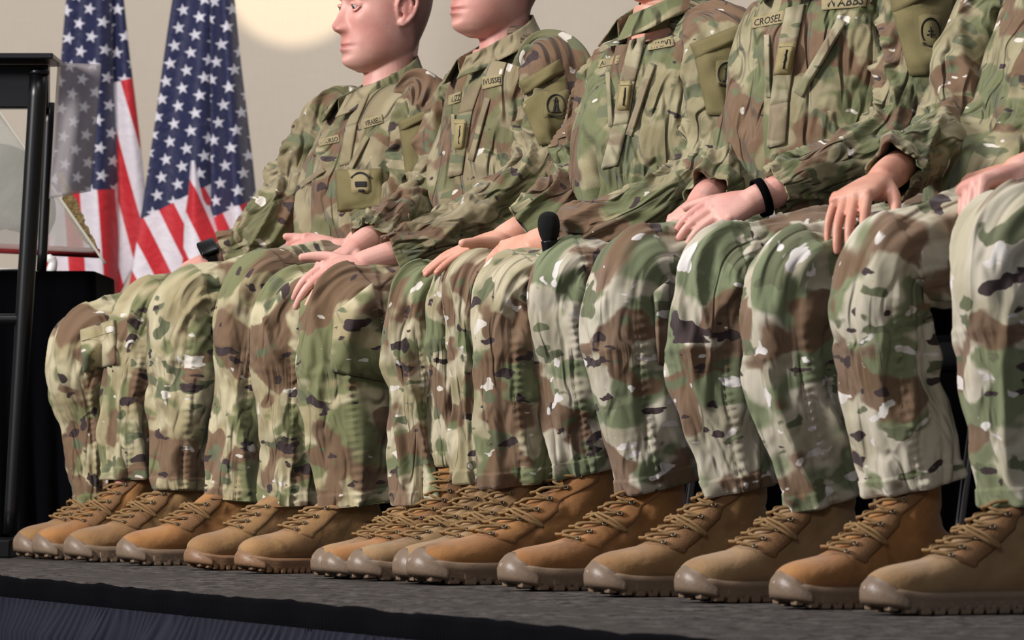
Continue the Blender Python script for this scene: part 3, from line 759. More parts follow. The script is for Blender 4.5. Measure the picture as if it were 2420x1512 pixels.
# ------------------------------------------------------------------ hands and head
def hand_parts(wr, kn, tip, across, palm, curl=(15, 25, 15), spread=.3, sc=1., thumb=(.9, .35, .25), thumbcurl=20, fcurl=None):
    """wr wrist, kn centre of the knuckles, tip aim of the fingers, across: pinky -> index, palm: direction the palm faces"""
    wr, kn, tip = map(np.asarray, (wr, kn, tip)); d = nrm(kn-wr)
    ac = np.asarray(across, float); ac = nrm(ac-d*(ac@d)); pl = np.cross(d, ac); pl = nrm(pl); 
    if pl@np.asarray(palm) < 0: pl = -pl
    parts = []
    L_ = np.linalg.norm(kn-wr)
    parts.append(loft([wr-d*.03, wr, wr+d*L_*.35, wr+d*L_*.75, kn, kn+d*.010*sc], np.array([.017, .017, .018, .016, .013, .007])*sc, np.array([.025, .026, .034, .041, .042, .036])*sc, ac, n=26, m=26, ex=2.4, smooth=1))
    parts.append(ellipsoid(wr+d*L_*.45+ac*.024*sc+pl*.010*sc, np.array([.030, .016, .014])*sc, np.array([d, ac, pl])))
    fd = nrm(tip-kn)
    lens = [(.044, .026, .021), (.048, .030, .022), (.045, .028, .022), (.036, .021, .020)]
    for k in range(4):
        off = (1.5-k)*.0205*sc
        p = kn+ac*off-d*(.0, -.003, .001, .008)[k]*sc
        q0 = p-d*.02*sc
        dirk = nrm(d+ac*(1.5-k)*.10*spread)
        cs = fcurl[k] if fcurl else curl
        a = 0; pts = [q0, p]; rad = [.0095, .0098]
        for (l, cc), rr in zip(zip(lens[k], cs), (.0088, .0080, .0068)):
            a += math.radians(cc); v = dirk*math.cos(a)+pl*math.sin(a); pts.append(pts[-1]+v*l*sc); rad.append(rr)
        parts.append(capsule(pts, np.array(rad)*sc*(1, 1, .98, .86)[k], n=34, m=14, S=ac))
        # knuckle
        parts.append(ellipsoid(p-pl*.004*sc, np.array([.010, .009, .009])*sc))
    t0 = wr+d*L_*.25+ac*.022*sc+pl*.006*sc
    td = nrm(d*thumb[0]+ac*thumb[1]*2+pl*thumb[2]); pts = [t0, t0+td*.036*sc]; rad = [.014, .0125]
    a = 0
    for l, rr in ((.034, .0105), (.028, .0082)):
        a += math.radians(thumbcurl); v = nrm(td*math.cos(a)+d*math.sin(a)*.8+pl*math.sin(a)*.3); pts.append(pts[-1]+v*l*sc); rad.append(rr)
    parts.append(capsule(pts, np.array(rad)*sc, n=30, m=14))
    return parts

HZ = [-.125, -.118, -.105, -.09, -.075, -.06, -.045, -.03, -.01, .01, .03, .06, .09, .11, .122, .126]
HF = [.050, .073, .086, .089, .088, .087, .086, .085, .084, .083, .088, .088, .076, .054, .025, .0]
HB = [.0, -.02, -.04, -.055, -.064, -.072, -.08, -.087, -.095, -.1, -.103, -.1, -.083, -.06, -.03, 0]
HW = [.016, .032, .045, .053, .058, .062, .065, .068, .071, .073, .075, .076, .068, .052, .028, .002]
def head_mesh(center, fwd, scale, tilt=0.):
    nz, nt = 150, 160; zz = np.linspace(-.125, .126, nz); th = np.linspace(0, 2*np.pi, nt, endpoint=False)
    f = np.interp(zz, HZ, HF); b = np.interp(zz, HZ, HB); w_ = np.interp(zz, HZ, HW)
    k5 = np.ones(9)/9
    sm = lambda a: np.convolve(np.pad(a, 4, mode='edge'), k5, 'valid')
    f, b, w_ = sm(f), sm(b), sm(w_)
    Z, TH = np.meshgrid(zz, th, indexing='ij')
    xc = (f+b)/2*.6+.0; c, s = np.cos(TH), np.sin(TH)
    X = np.where(c > 0, xc[:, None]+(f-xc)[:, None]*np.abs(c)**.86, xc[:, None]-(xc-b)[:, None]*np.abs(c)**.95)
    Y = w_[:, None]*np.sign(s)*np.abs(s)**.92
    # face features as bumps along +x / outwards
    fr = (c > 0)*1.
    g = lambda y, sy, z, sz, amp: amp*np.exp(-((Y-y)/sy)**2-((Z-z)/sz)**2)
    dx = 0*X
    ridge_ = np.interp(Z, [-.056, -.05, -.043, -.034, -.02, 0, .016, .026], [0, .004, .022, .027, .018, .008, .002, 0])
    sig = np.interp(Z, [-.05, -.034, -.015, .01], [.013, .0115, .009, .009])
    dx += ridge_*np.exp(-(np.abs(Y)/sig)**2.2)
    for sg in (1, -1):
        dx += g(sg*.0135, .0055, -.041, .007, .011)
        dx += g(sg*.032, .0165, .003, .013, -.0105)
        dx += g(sg*.030, .022, .024, .008, .0045)
        dx += g(sg*.044, .018, -.02, .018, .004)
        dx += g(sg*.024, .010, -.077, .012, -.002)
    dx += g(0, .020, -.0685, .0042, .0055)+g(0, .018, -.0805, .005, .0065)+g(0, .024, -.0745, .0019, -.0045)
    dx += g(0, .005, -.06, .006, -.0015)+g(0, .02, -.0915, .006, -.004)+g(0, .018, -.107, .012, .006)
    X = X+dx*fr
    V = np.stack([X, Y, Z], -1).reshape(-1, 3)
    Fs = [(i*nt+j, i*nt+(j+1) % nt, (i+1)*nt+(j+1) % nt, (i+1)*nt+j) for i in range(nz-1) for j in range(nt)]
    Fs.append(tuple(range(nt))[::-1]); Fs.append(tuple(range((nz-1)*nt, nz*nt)))
    parts = [(V, Fs, None)]
    for sg in (1, -1):          # lids and ears
        parts.append(ellipsoid((.0665, sg*.031, .003), (.0125, .0140, .0118)))
        e = lambda x, y, z: (x-.012, sg*(.069+y), z-.004)
        out = [(.012, .0, -.018), (.016, .006, .004), (.010, .012, .022), (-.004, .016, .033), (-.017, .018, .028), (-.021, .018, .010), (-.016, .014, -.010), (-.006, .009, -.024), (.004, .004, -.032), (.010, .001, -.027)]
        parts.append(capsule([e(*p) for p in out], [.0035, .004, .004, .0042, .0045, .0042, .004, .0048, .0055, .004], n=60, m=10))
        parts.append(ellipsoid(e(-.005, .007, .0), (.013, .005, .024), None))
        parts.append(capsule([e(-.002, .012, .02), e(-.011, .014, .008), e(-.008, .011, -.010)], [.003, .003, .003], n=20, m=8))
        parts.append(ellipsoid(e(.004, .006, -.026), (.007, .004, .008)))
        parts.append(ellipsoid(e(.010, .003, -.004), (.004, .004, .006)))
    x = nrm(fwd); z = nrm(UP-x*(UP@x)); x = nrm(x*math.cos(tilt)+z*math.sin(tilt)) if tilt else x; z = nrm(np.cross(x, np.cross(z, x))); y = np.cross(z, x)
    Mx = np.array([x, y, z])*scale
    tf = lambda P: np.asarray(P)@Mx+np.asarray(center)
    return [(tf(p[0]), p[1], None) for p in parts], tf, Mx

# ------------------------------------------------------------------ people
def leg_disp(seed, puck=1.0, kneeS=.42, amp=1.):
    def f(s, th, L_):
        k = np.exp(-((s-kneeS)/.10)**2)
        shin = np.clip((s-kneeS-.02)/.12, 0, 1)
        back = np.clip(.5+.5*np.cos(th), 0, 1)          # back of the shin, underside of the thigh
        side = np.clip(np.sin(th), 0, 1)
        d = 0*s
        # long diagonal drape folds on the shin
        d += .011*amp*shin*(ridge(th*1.1+s*2.6+seed, s*2.2, seed, .32)-.35)
        d += .006*amp*shin*(ridge(th*1.9-s*3.4+seed*2, s*3.1, seed+4, .3)-.3)
        # folds radiating from the hollow of the knee
        d += .012*amp*k*back*(ridge(s*20+th*.8, th*.9, seed+8, .35)-.4)
        d += .008*amp*k*side*(ridge(s*13-th*2.2+seed, th*.7, seed+9, .3)-.35)
        # thigh folds
        d += .008*amp*(1-shin)*(ridge(s*9+th*1.6+seed, th*.8, seed+12, .3)-.35)
        d += .003*amp*vnoise(np.stack([s*22, th*3, s*0+seed], -1))
        # seam under the knee patch, gathered
        z = (s-kneeS-.13); g_ = np.exp(-(z/.012)**2)
        fr_ = np.clip(-np.cos(th)+.35, 0, 1)
        d += fr_*(.004/(1+np.exp(z/.003)))*(z > -.16)
        d += fr_*.0032*np.exp(-((z-.014)/.03)**2)*np.sin(th*46+3*np.sin(th*5+seed))
        # double stitched side seam with puckers
        q = th-(math.pi/2+.25+.25*np.clip(s-kneeS, -.2, .4))
        d += .0030/(1+np.exp(q/.035))*(q > -1.2)
        d += .0020*np.exp(-((q+.08)/.09)**2)*np.sin(s*420+2*np.sin(s*31))*shin
        d += -.0050*np.exp(-(q/.025)**2)
        # hem
        e = L_-s
        d += .005*np.exp(-(e/.02)**2)*np.sin(th*7+seed)+.0025*(e < .028)
        return d
    return f
def make_leg(L, hipc, u0, side, seed):
    """returns trouser tube and inner core, plus ankle point"""
    pt = PF(L['toe'], V0); ut = pt@R3
    K = PU(*L['K'][:2], ut); Mi = PU(*L['M'][:2], ut); C = PU(*L['C'][:2], ut)
    rk = L['K'][2]/sc_at(K); rm = L['M'][2]/sc_at(Mi); rc = L['C'][2]/sc_at(C)
    H = hipc+R3*side*.095
    ax = nrm(H-K)
    Kt = K+ax*.05+np.array([0, 0, rk*.02])
    # knee: centre path turns with a small radius inside the outline
    kc = K+np.array([0, 0, .0])
    T1 = K*.55+H*.45+np.array([0, 0, .012])
    D = nrm(Mi-K); D2 = nrm(C-Mi)
    pts = [H-ax*0, T1, K+ax*.085+np.array([0, 0, .012]), K+ax*.022+np.array([0, 0, .006]), K+D*.055, K*.5+Mi*.5+D*.02, Mi, Mi*.45+C*.55, C, C+D2*.012]
    ra = [.098, .5*(.095+rk), rk*1.0, rk*1.0, rk*.99, .5*(rk+rm), rm, .5*(rm+rc)*1.02, rc*1.03, rc*.98]
    rb = [x*(.95 if i < 4 else .92) for i, x in enumerate(ra)]
    rb[0] = .092
    fw = F3
    sl = float(np.linalg.norm(H-K))
    tube = loft(pts, ra, rb, R3, n=230, m=108, ex=2.15, disp=leg_disp(seed, kneeS=sl-.01, amp=L.get('amp', 1.65)), capa=True, capb=False, smooth=5, uoff=seed*.37)
    # turned-in hem
    V, Fs, U = tube; n_, m1 = 230, 109
    last = V[(n_-1)*m1:n_*m1]; cc = last.mean(0); rings = []
    for k_, (sh_, up) in enumerate(((.97, .002), (.90, -.004), (.80, -.03))):
        rings.append(cc+(last-cc)*sh_+D2*up)
    b0 = len(V); V = np.vstack([V]+rings); U = np.vstack([U]+[U[(n_-1)*m1:n_*m1]]*3)
    prev = (n_-1)*m1
    for k_ in range(3):
        cur = b0+k_*m1
        Fs += [(prev+j, prev+j+1, cur+j+1, cur+j) for j in range(m1-1)]
        prev = cur
    core = capsule([H, T1, K+ax*.05, K+D*.04, Mi, C+D*.02], [.06, .055, rk*.6, rk*.55, rm*.6, min(.036, rc*.6)], n=40, m=16, S=R3)
    return (V, Fs, U), core, C, ut
def sleeve_disp(seed, eS, amp=1.7):
    def f(s, th, L_):
        k = np.exp(-((s-eS)/.09)**2); d = 0*s
        d += .010*amp*k*(ridge(s*22+th*.9+seed, th*1.0, seed, .35)-.4)
        d += .009*amp*(ridge(s*8+th*1.5+seed*1.3, s*3, seed+3, .3)-.35)
        d += .005*amp*(ridge(s*14-th*1.2+seed, s*5, seed+7, .3)-.35)
        d += .002*vnoise(np.stack([s*30, th*3, s*0+seed], -1))
        e = L_-s
        d += .0028/(1+np.exp((e-.055)/.002))+.002*np.exp(-((e-.057)/.004)**2)*np.sin(th*30)
        d += .003*np.exp(-(e/.01)**2)*np.sin(th*5+seed)
        return d*np.clip(s/.05, 0, 1)
    return f
def torso_disp(seed, amp=2.1):
    def f(s, th, L_):
        fr_ = np.clip(-np.cos(th)*-1, 0, 1)
        x = s/L_
        d = .012*amp*(ridge(th*1.3+s*5+seed, s*4, seed, .3)-.35)*(1-x*.6)
        d += .009*amp*(ridge(s*13+np.sin(th)*2+seed, th*.8, seed+5, .3)-.35)*np.clip(1-x, .15, 1)
        d += .004*vnoise(np.stack([s*16, th*3, s*0+seed], -1))
        # front closure ridge
        d += .0035*(1/(1+np.exp((np.abs(np.angle(np.exp(1j*(th-0.0))))-.17)/.012)))
        return d*np.clip((L_-s)/.06, 0, 1)
    return f

def tint_attr(me, fn_t, fn_s):
    co = get_co(me); t_ = fn_t(co); s_ = fn_s(co)
    for nm, v in (('tint', t_), ('stubble', s_)):
        a = me.attributes.new(nm, 'FLOAT', 'POINT'); a.data.foreach_set('value', np.asarray(v, np.float32))

PEOPLE = {}
def person(D):
    root = thing('person', D['label'], 'person', tuple(PF(1210, V0-.72)*0+np.array([*(R3*D['u']+F3*(V0-.72))[:2], 0])), 'seated service members in a row')
    u = D['u']; seed = D['seed']
    cam_m, jac = D['mats']
    hipc = PU(*D['hip'], u); 
    body = []; legs = []
    # legs and boots
    for i, L in enumerate(D['legs']):
        side = -1 if i == 0 else 1
        tube, core, C, ut = make_leg(L, hipc, u, side, seed+i*3.7)
        legs.append(tube); body.append(core)
        toe = PF(L['toe'], V0+L.get('dv', 0.))
        s_ = L.get('s', 1.06); need = np.linalg.norm((C-toe)[:2]); dr = (toe-C)[:2]/need
        fdir = nrm(np.array([*F3[:2]])*.75+dr*.25*1.0)
        want = need/(.237*s_); sx = min(max(want, .95), 1.28)
        lean = max(-.5, min(0., -(want-sx)*1.6))
        ctop = C[2]
        make_boot(root, toe, (fdir[0], fdir[1], 0), sx, s_, L.get('kind', 0), lean, L.get('m', (M['suede_a'], M['rubber'], M['rubber_cap'], M['nylon'])), ctop)
        ac_ = L['C'][2]/sc_at(C)*.6; body.append(capsule([C+np.array([0, 0, .03]), C*np.array([1, 1, 0])+np.array([0, 0, .12])], [min(.032, ac_)]*2, m=14))
    pel = ellipsoid(hipc+np.array([0, 0, .0])-F3*.02, (.125, .185, .10), np.array([F3, R3, UP]), 30, 50)
    pv, pf, _ = pel; puv = np.stack([(pv@R3)+1, pv[:, 2]], -1)
    V, Fs, U = merge(legs+[(pv, pf, puv)])
    tr = kid('trousers', V, Fs, cam_m, root, U)
    tr_b = bvh_np(V, Fs)
    D['tr_bvh'] = tr_b
    body.append(ellipsoid(hipc, (.09, .14, .08), np.array([F3, R3, UP])))
    jackbvh = None
    if 'torso' in D:
        yaw = math.radians(D.get('yaw', 0)); roll = math.radians(D.get('roll', 4))
        c_, s_ = math.cos(yaw), math.sin(yaw)
        # positive yaw turns the chest towards the camera
        W = nrm(R3*c_-F3*s_+UP*math.tan(roll)); Ff = nrm(F3*c_+R3*s_)
        pts = [PU(x, y, u+D.get('du', 0)) for x, y in D['torso']]
        hw = D.get('hw', [.18, .185, .18, .19, .20]); hd = D.get('hd', [.135, .15, .135, .13, .12])
        nb = pts[-1]; upv = nrm(pts[-1]-pts[-2])
        P = pts[:-1]+[nb-upv*.095-Ff*.012, nb-upv*.048-Ff*.004, nb-upv*.022+Ff*.014, nb-upv*.012+Ff*.036]
        hwl = list(hw)+[.200, .165, .110, .066]; hdl = list(hd)+[.112, .098, .082, .068]
        hwl = hwl[-len(P):]; hdl = hdl[-len(P):]
        tv, tf_, tu = loft(P, hdl, hwl, W, n=170, m=120, ex=2.25, disp=torso_disp(seed), capb=False, smooth=3, uoff=seed*.6)
        jp = [(tv, tf_, tu)]
        core = loft(pts, [.06, .085, .08, .08, .07][-len(pts):], [.10, .12, .12, .13, .06][-len(pts):], W, n=30, m=24); body.append(core)
    else:
        jp = []; W = R3; Ff = F3
    arms = []
    al = list(D.get('arms', []))
    if 'torso' in D and len(al) == 1:
        sh = nb-upv*.10+W*.20
        al.append(dict(w=[sh, sh-upv*.10+W*.03, sh-upv*.20+W*.04-Ff*.01, sh-upv*.29+W*.03, sh-upv*.31+Ff*.09-W*.01, sh-upv*.33+Ff*.17-W*.07, sh-upv*.34+Ff*.20-W*.10], r=[80, 86, 82, 78, 66, 56, 34], elbow=3, cuff=5, seed=4))
    for A in al:
        pa = [PU(x, y, uu) for x, y, uu in A['p']] if 'p' in A else A['w']
        if A.get('ends'): pa = [np.asarray(p) for p in pa]
        rr = [r_/sc_at(p) for r_, p in zip(A['r'], pa)]
        nsl = A['cuff']                        # index of the cuff point
        ln = np.concatenate([[0], np.cumsum([np.linalg.norm(pa[i+1]-pa[i]) for i in range(len(pa)-1)])])
        sp = list(pa[:nsl+1])
        S = nrm(np.cross(nrm(pa[-1]-pa[A['elbow']]), nrm(pa[0]-pa[A['elbow']])))
        if S@R3 < 0: S = -S
        rs_ = rr[:nsl+1]
        if 'torso' in D:
            q0 = pa[0]*.50+(nb-upv*.075)*.50; sp = [q0-W*0, pa[0]*.9+q0*.1-np.array([0, 0, .012])]+sp[1:]; rs_ = [.045, rr[0]*1.0]+rs_[1:]
        jp.append(loft(sp, rs_, [x*.95 for x in rs_], S, n=150, m=80, disp=sleeve_disp(seed+A.get('seed', 0), ln[A['elbow']]), capa=True, capb=False, smooth=4, uoff=seed*.9+A.get('seed', 0)))
        # inside lip of the cuff
        V_, F_, U_ = jp[-1]; m1 = 81; last = V_[149*m1:150*m1]; cc = last.mean(0); dd = nrm(sp[-1]-sp[-2])
        r1 = cc+(last-cc)*.93+dd*.001; r2 = cc+(last-cc)*.84-dd*.045; b0 = len(V_)
        V_ = np.vstack([V_, r1, r2]); U_ = np.vstack([U_, U_[149*m1:150*m1], U_[149*m1:150*m1]])
        F_ = F_+[(149*m1+j, 149*m1+j+1, b0+j+1, b0+j) for j in range(80)]+[(b0+j, b0+j+1, b0+m1+j+1, b0+m1+j) for j in range(80)]
        jp[-1] = (V_, F_, U_)
        wr_i = len(pa)-1
        rad = [.03]+[.036 if i <= A['elbow'] else (.030 if i < wr_i else .027) for i in range(1, len(pa))]
        body.append(capsule(pa, rad, n=40, m=18))
        if 'hand' in A:
            h = A['hand']
            body += hand_parts(pa[-1], PU(*h['kn']), PU(*h['tip']), h['ac'], h['palm'], **h.get('o', {}))
        else:
            d_ = nrm(pa[-1]-pa[-2]); body += hand_parts(pa[-1], pa[-1]+d_*.09, pa[-1]+d_*.18-UP*.04, R3-F3*.3, -UP, curl=(25, 30, 20))
        arms.append(pa)
    if jp:
        V, Fs, U = merge(jp)
        jk = kid('jacket', V, Fs, jac, root, U)
        jackbvh = bvh_np(V, Fs); D['jk'] = jk
    D['jk_bvh'] = jackbvh; D['root'] = root
    headtf = None
    if 'torso' in D:
        hc = PU(*D['head'], u+D.get('hdu', 0)); hs = D.get('hs', 1.08)
        hy = math.radians(D.get('hyaw', 0)); hf = nrm(F3*math.cos(hy)+R3*math.sin(hy)+UP*math.tan(math.radians(D.get('hpitch', 0))))
        hp, headtf, HM = head_mesh(hc, hf, hs)
        body += hp
        hfh = nrm(hf*np.array([1, 1, 0]))
        nk0 = hc-UP*.055*hs-hfh*.022; nk1 = nb-upv*.05
        body.append(loft([nk1, nb+upv*.0-hfh*.005, (nb*.45+nk0*.55), nk0], [.062, .058, .056, .06], [.064, .057, .054, .056], W, n=30, m=30, ex=2.0, smooth=0))
        # collar
        np_, nh = 90, 16; V = []; U = []
        cr = D.get('cr', 1.); CH = D.get('ch', .075)
        for i in range(np_):
            a = -math.pi+.30+(2*math.pi-.60)*i/(np_-1)   # 0 = back of the neck
            bk = math.cos(a); open_ = (1-bk)/2
            rad_x, rad_y = (.072+.020*open_)*cr, (.068+.006*open_)*cr
            for j in range(nh):
                t_ = j/(nh-1)
                if t_ < .5: h_ = (t_/.5); hh = -.02+h_*(CH+.020-.050*open_); out = .004*h_
                else: h_ = (t_-.5)/.5; hh = (CH-.050*open_)-h_*(.046+.012*open_**3); out = .006+h_*(.016+.022*open_)
                out -= .0
                c2 = nb+Ff*.010+upv*(hh-.050*open_)-Ff*bk*(rad_x+out)+W*math.sin(a)*(rad_y+out)
                c2 = c2+np.array([0, 0, 1])*(.002*vnoise(np.array([a*3., t_*3, seed])))
                V.append(c2); U.append((a*.08+seed, t_*.09))
        Fs = [(i*nh+j, i*nh+j+1, (i+1)*nh+j+1, (i+1)*nh+j) for i in range(np_-1) for j in range(nh-1)]
        o = kid('collar', V, Fs, jac, root, U); md = o.modifiers.new('s', 'SOLIDIFY'); md.thickness = .0025; md.offset = 1
        # undershirt
        V, Fs, _ = loft([nb-upv*.05, nb-upv*.012+Ff*.008, nb-upv*.004+Ff*.014], [.066, .062, .059], [.064, .0605, .058], W, n=12, m=40, smooth=0, capb=False)
        kid('undershirt', V, Fs, M['tan_shirt'], root)
    vox = D.get('vox', .0030)
    me = remesh(body, vox, 5, 'body')
    co = get_co(me)-np.array(root.location[:]); me.vertices.foreach_set('co', co.ravel())
    if headtf is not None:
        inv = np.linalg.inv(HM); loc = lambda c: (c+np.array(root.location[:])-hc)@inv
        def ft(c):
            l = loc(c); x, y, z = l.T
            t_ = .75*np.exp(-(y/.026)**2-((z+.0745)/.0085)**2)*(x > .06)
            t_ += .30*np.exp(-((np.abs(y)-.045)/.022)**2-((z+.03)/.022)**2)*(x > .02)
            t_ += .35*np.exp(-(y/.014)**2-((z+.035)/.02)**2)*(x > .08)
            t_ += .5*np.exp(-((x+.015)/.022)**2-((z)/.034)**2)*(np.abs(y) > .070)
            return np.clip(t_, 0, 1)
        def fs(c):
            l = loc(c); x, y, z = l.T
            hair = 1/(1+np.exp(-((-x-.020+.25*np.clip(z-.02, -.2, .05))/.003)))*(z > -.085)*(np.abs(y) < .0765)
            top = 1/(1+np.exp(-(z-.072)/.004))
            st_ = .16*np.exp(-((z+.10)/.03)**2)
            return np.clip(np.maximum(hair*.95, top)+st_, 0, 1)
        tint_attr(me, ft, fs)
    else:
        tint_attr(me, lambda c: np.zeros(len(c)), lambda c: np.zeros(len(c)))
    bo = link('body', me, D.get('skin', M['skin_a']), root)
    for p in me.polygons: p.use_smooth = True
    D['body_bvh'] = None
    if headtf is not None:
        for sg in (1, -1):
            e = headtf([(.0674, sg*.031, .0025)])[0]
            V, Fs, _ = ellipsoid(e, (.0125*hs, .0120*hs, .0085*hs)); oe = kid('eye', V, Fs, M['eye_white'], root)
            p = headtf([(.0782, sg*.0305, .001)])[0]; V, Fs, _ = ellipsoid(p, (.0018*hs, .0044*hs, .0044*hs), HM/hs); 
            k2 = link('iris', mesh_np('iris', V-np.array(root.location[:]), Fs), M['iris'], oe)
            lid = [headtf([(x, sg*y, z)])[0] for x, y, z in ((.073, .0195, .001), (.079, .025, .0062), (.0802, .031, .0078), (.077, .038, .006), (.071, .0435, .001))]
            V, Fs, _ = capsule(lid, [.0018, .0034, .0042, .0034, .0018], n=24, m=8); kid('eyelid', V, Fs, D.get('skin', M['skin_a']), root)
            lid = [headtf([(x, sg*y, z)])[0] for x, y, z in ((.0735, .0195, .0), (.0768, .025, -.0052), (.0776, .031, -.0066), (.0748, .038, -.005), (.071, .0435, .0))]
            V, Fs, _ = capsule(lid, [.0018, .0026, .003, .0026, .0018], n=24, m=8); kid('eyelid', V, Fs, D.get('skin', M['skin_a']), root)
            br = [headtf([(x, sg*y, z)])[0] for x, y, z in ((.0885, .016, .021), (.0895, .026, .025), (.085, .037, .027), (.077, .046, .023))]
            V, Fs, _ = capsule(br, [.002, .0032, .003, .0015], n=24, m=8); kid('eyebrow', V, Fs, M['hair'], root)
    return D

def decal(D, name, corners, mat, off=.003, n=14, parent=None, thick=.002, tgt='jk_bvh', fill=None, uvs=True, puff=0.):
    """cloth piece lying on a garment: corners TL,TR,BR,BL px, found where they meet the garment"""
    q = np.array(corners, float); bv = D[tgt]; V = []; U = []
    for i in range(n):
        for j in range(n):
            fy, fx = i/(n-1), j/(n-1); l = q[0]*(1-fy)+q[3]*fy; r = q[1]*(1-fy)+q[2]*fy; xy = l*(1-fx)+r*fx
            d = ray(*xy); h = bv.ray_cast(Vector(CAM), Vector(d).normalized())
            if h[0] is None: V.append(None)
            else:
                nn = h[1] if h[1].dot(Vector(d)) < 0 else -h[1]
                e = off+puff*min(1, 4*min(fx, 1-fx, fy, 1-fy)*2)
                V.append(np.array((h[0]+nn*e)[:]))
            U.append((xy[0]/1200., -xy[1]/1200.))
    if all(v is None for v in V): return None
    # smooth depth: fit missing from neighbours
    dist = np.array([np.nan if v is None else v[1] for v in V]).reshape(n, n)
    med = np.nanmedian(dist)
    dist = np.where(np.isnan(dist) | (np.abs(dist-med) > .12), med, dist)
    for _ in range(3):
        p = np.pad(dist, 1, mode='edge'); dist = (p[:-2, 1:-1]+p[2:, 1:-1]+p[1:-1, :-2]+p[1:-1, 2:]+4*dist)/8
    V2 = []
    for k in range(n*n):
        fy, fx = (k//n)/(n-1), (k % n)/(n-1); l = q[0]*(1-fy)+q[3]*fy; r = q[1]*(1-fy)+q[2]*fy; xy = l*(1-fx)+r*fx
        e = puff*min(1, 5*min(fx, 1-fx, fy, 1-fy))
        V2.append(PZ(xy[0], xy[1], dist[k//n, k % n]-.002-e))
    Fs = [(i*n+j, i*n+j+1, (i+1)*n+j+1, (i+1)*n+j) for i in range(n-1) for j in range(n-1)]
    par = parent or D['root']
    loc = np.array(D['root'].location[:])
    me = mesh_np(name, np.array(V2)-loc, Fs, U); o = link(name, me, mat, par)
    md = o.modifiers.new('s', 'SOLIDIFY'); md.thickness = thick; md.offset = 0
    o['_q'] = [float(x) for x in q.ravel()]
    def surf(fx, fy, e=.0025):
        xx, yy = fx*(n-1), fy*(n-1); i, j = min(int(yy), n-2), min(int(xx), n-2); a, b = yy-i, xx-j
        dd = dist[i, j]*(1-a)*(1-b)+dist[i, j+1]*(1-a)*b+dist[i+1, j]*a*(1-b)+dist[i+1, j+1]*a*b
        l = q[0]*(1-fy)+q[3]*fy; r = q[1]*(1-fy)+q[2]*fy; xy = l*(1-fx)+r*fx
        return PZ(xy[0], xy[1], dd-.002-puff-e)
    del o['_q']
    return o, surf
def stroke(D, par, surf, lines, r, mat, name='embroidery'):
    parts = []
    for ln in lines:
        P = [surf(x, y) for x, y in ln]
        if len(P) < 3: P = [P[0], (P[0]+P[1])/2, P[1]]
        parts.append(capsule(P, [r]*len(P), n=max(12, 3*len(P)), m=6))
    V, Fs, _ = merge(parts); loc = np.array(D['root'].location[:])
    return link(name, mesh_np(name, V-loc, Fs), mat, par)
def lettering(D, par, surf, text, mat, box_=(.07, .2, .93, .82)):
    cu = bpy.data.curves.new('t', 'FONT'); cu.body = text; cu.resolution_u = 2; cu.offset = .012
    o = bpy.data.objects.new('t', cu); COL.objects.link(o)
    dg = bpy.context.evaluated_depsgraph_get(); dg.update(); me = bpy.data.meshes.new_from_object(o.evaluated_get(dg)); bpy.data.objects.remove(o, do_unlink=True)
    co = get_co(me); mn, mx = co.min(0), co.max(0)
    x = (co[:, 0]-mn[0])/(mx[0]-mn[0]); y = 1-(co[:, 1]-mn[1])/(mx[1]-mn[1])
    x = box_[0]+x*(box_[2]-box_[0]); y = box_[1]+y*(box_[3]-box_[1])
    V = np.array([surf(a, b, .0028) for a, b in zip(x, y)])-np.array(D['root'].location[:])
    me.vertices.foreach_set('co', V.ravel()); me.update(); me.name = 'lettering'
    return link('lettering', me, mat, par)
def nametape(D, corners, text):
    r = decal(D, 'name_tape', corners, M['tan_tape'], n=10)
    if r: lettering(D, r[0], r[1], text, M['thread_black']); stroke(D, r[0], r[1], [[(.01, .03), (.99, .03), (.99, .97), (.01, .97), (.01, .03)]], .0009, M['khaki_thread'], 'stitching')
def ell(cx, cy, rx, ry, n=28, a0=0, a1=2*math.pi): return [(cx+rx*math.cos(a0+(a1-a0)*k/n), cy+ry*math.sin(a0+(a1-a0)*k/n)) for k in range(n+1)]
def sleeve_patch(D, pocket, flap, patch, kind=0):
    r = decal(D, 'sleeve_pocket', pocket, M['olive_patch'], n=16, puff=.004)
    if r: stroke(D, r[0], r[1], [[(.02, .02), (.98, .02), (.98, .98), (.02, .98), (.02, .02)]], .0012, M['khaki_thread'], 'stitching')
    r = decal(D, 'pocket_flap', flap, M['olive_patch'], n=10, puff=.008)
    r = decal(D, 'unit_patch', patch, M['olive_patch'], n=12, puff=.008)
    if r:
        dome = [(.5+.46*math.sin(a)*(.85+.15*math.cos(a)), .52-.48*math.cos(a)) for a in np.linspace(0, 2*math.pi, 32)]
        L_ = [dome, [(.5+.34*math.sin(a), .52-.36*math.cos(a)) for a in np.linspace(-2.2, 2.2, 24)], ell(.5, .80, .30, .10, 16, .1, 3.0)]
        stroke(D, r[0], r[1], [dome], .0028, M['thread_black'], 'patch_border')
        em = [[(.40, .72), (.44, .5), (.5, .25), (.56, .5), (.60, .72)], [(.44, .7), (.5, .45), (.56, .7)], [(.34, .74), (.66, .74)], [(.42, .36), (.58, .36)]] if kind == 0 else \
             [[(.30, .42), (.34, .66), (.66, .66), (.70, .42), (.60, .52), (.5, .34), (.40, .52), (.30, .42)], [(.36, .6), (.64, .6)], [(.42, .5), (.58, .5)], [(.5, .4), (.5, .66)]]
        stroke(D, r[0], r[1], L_[1:]+em, .0015, M['thread_black'], 'patch_emblem')
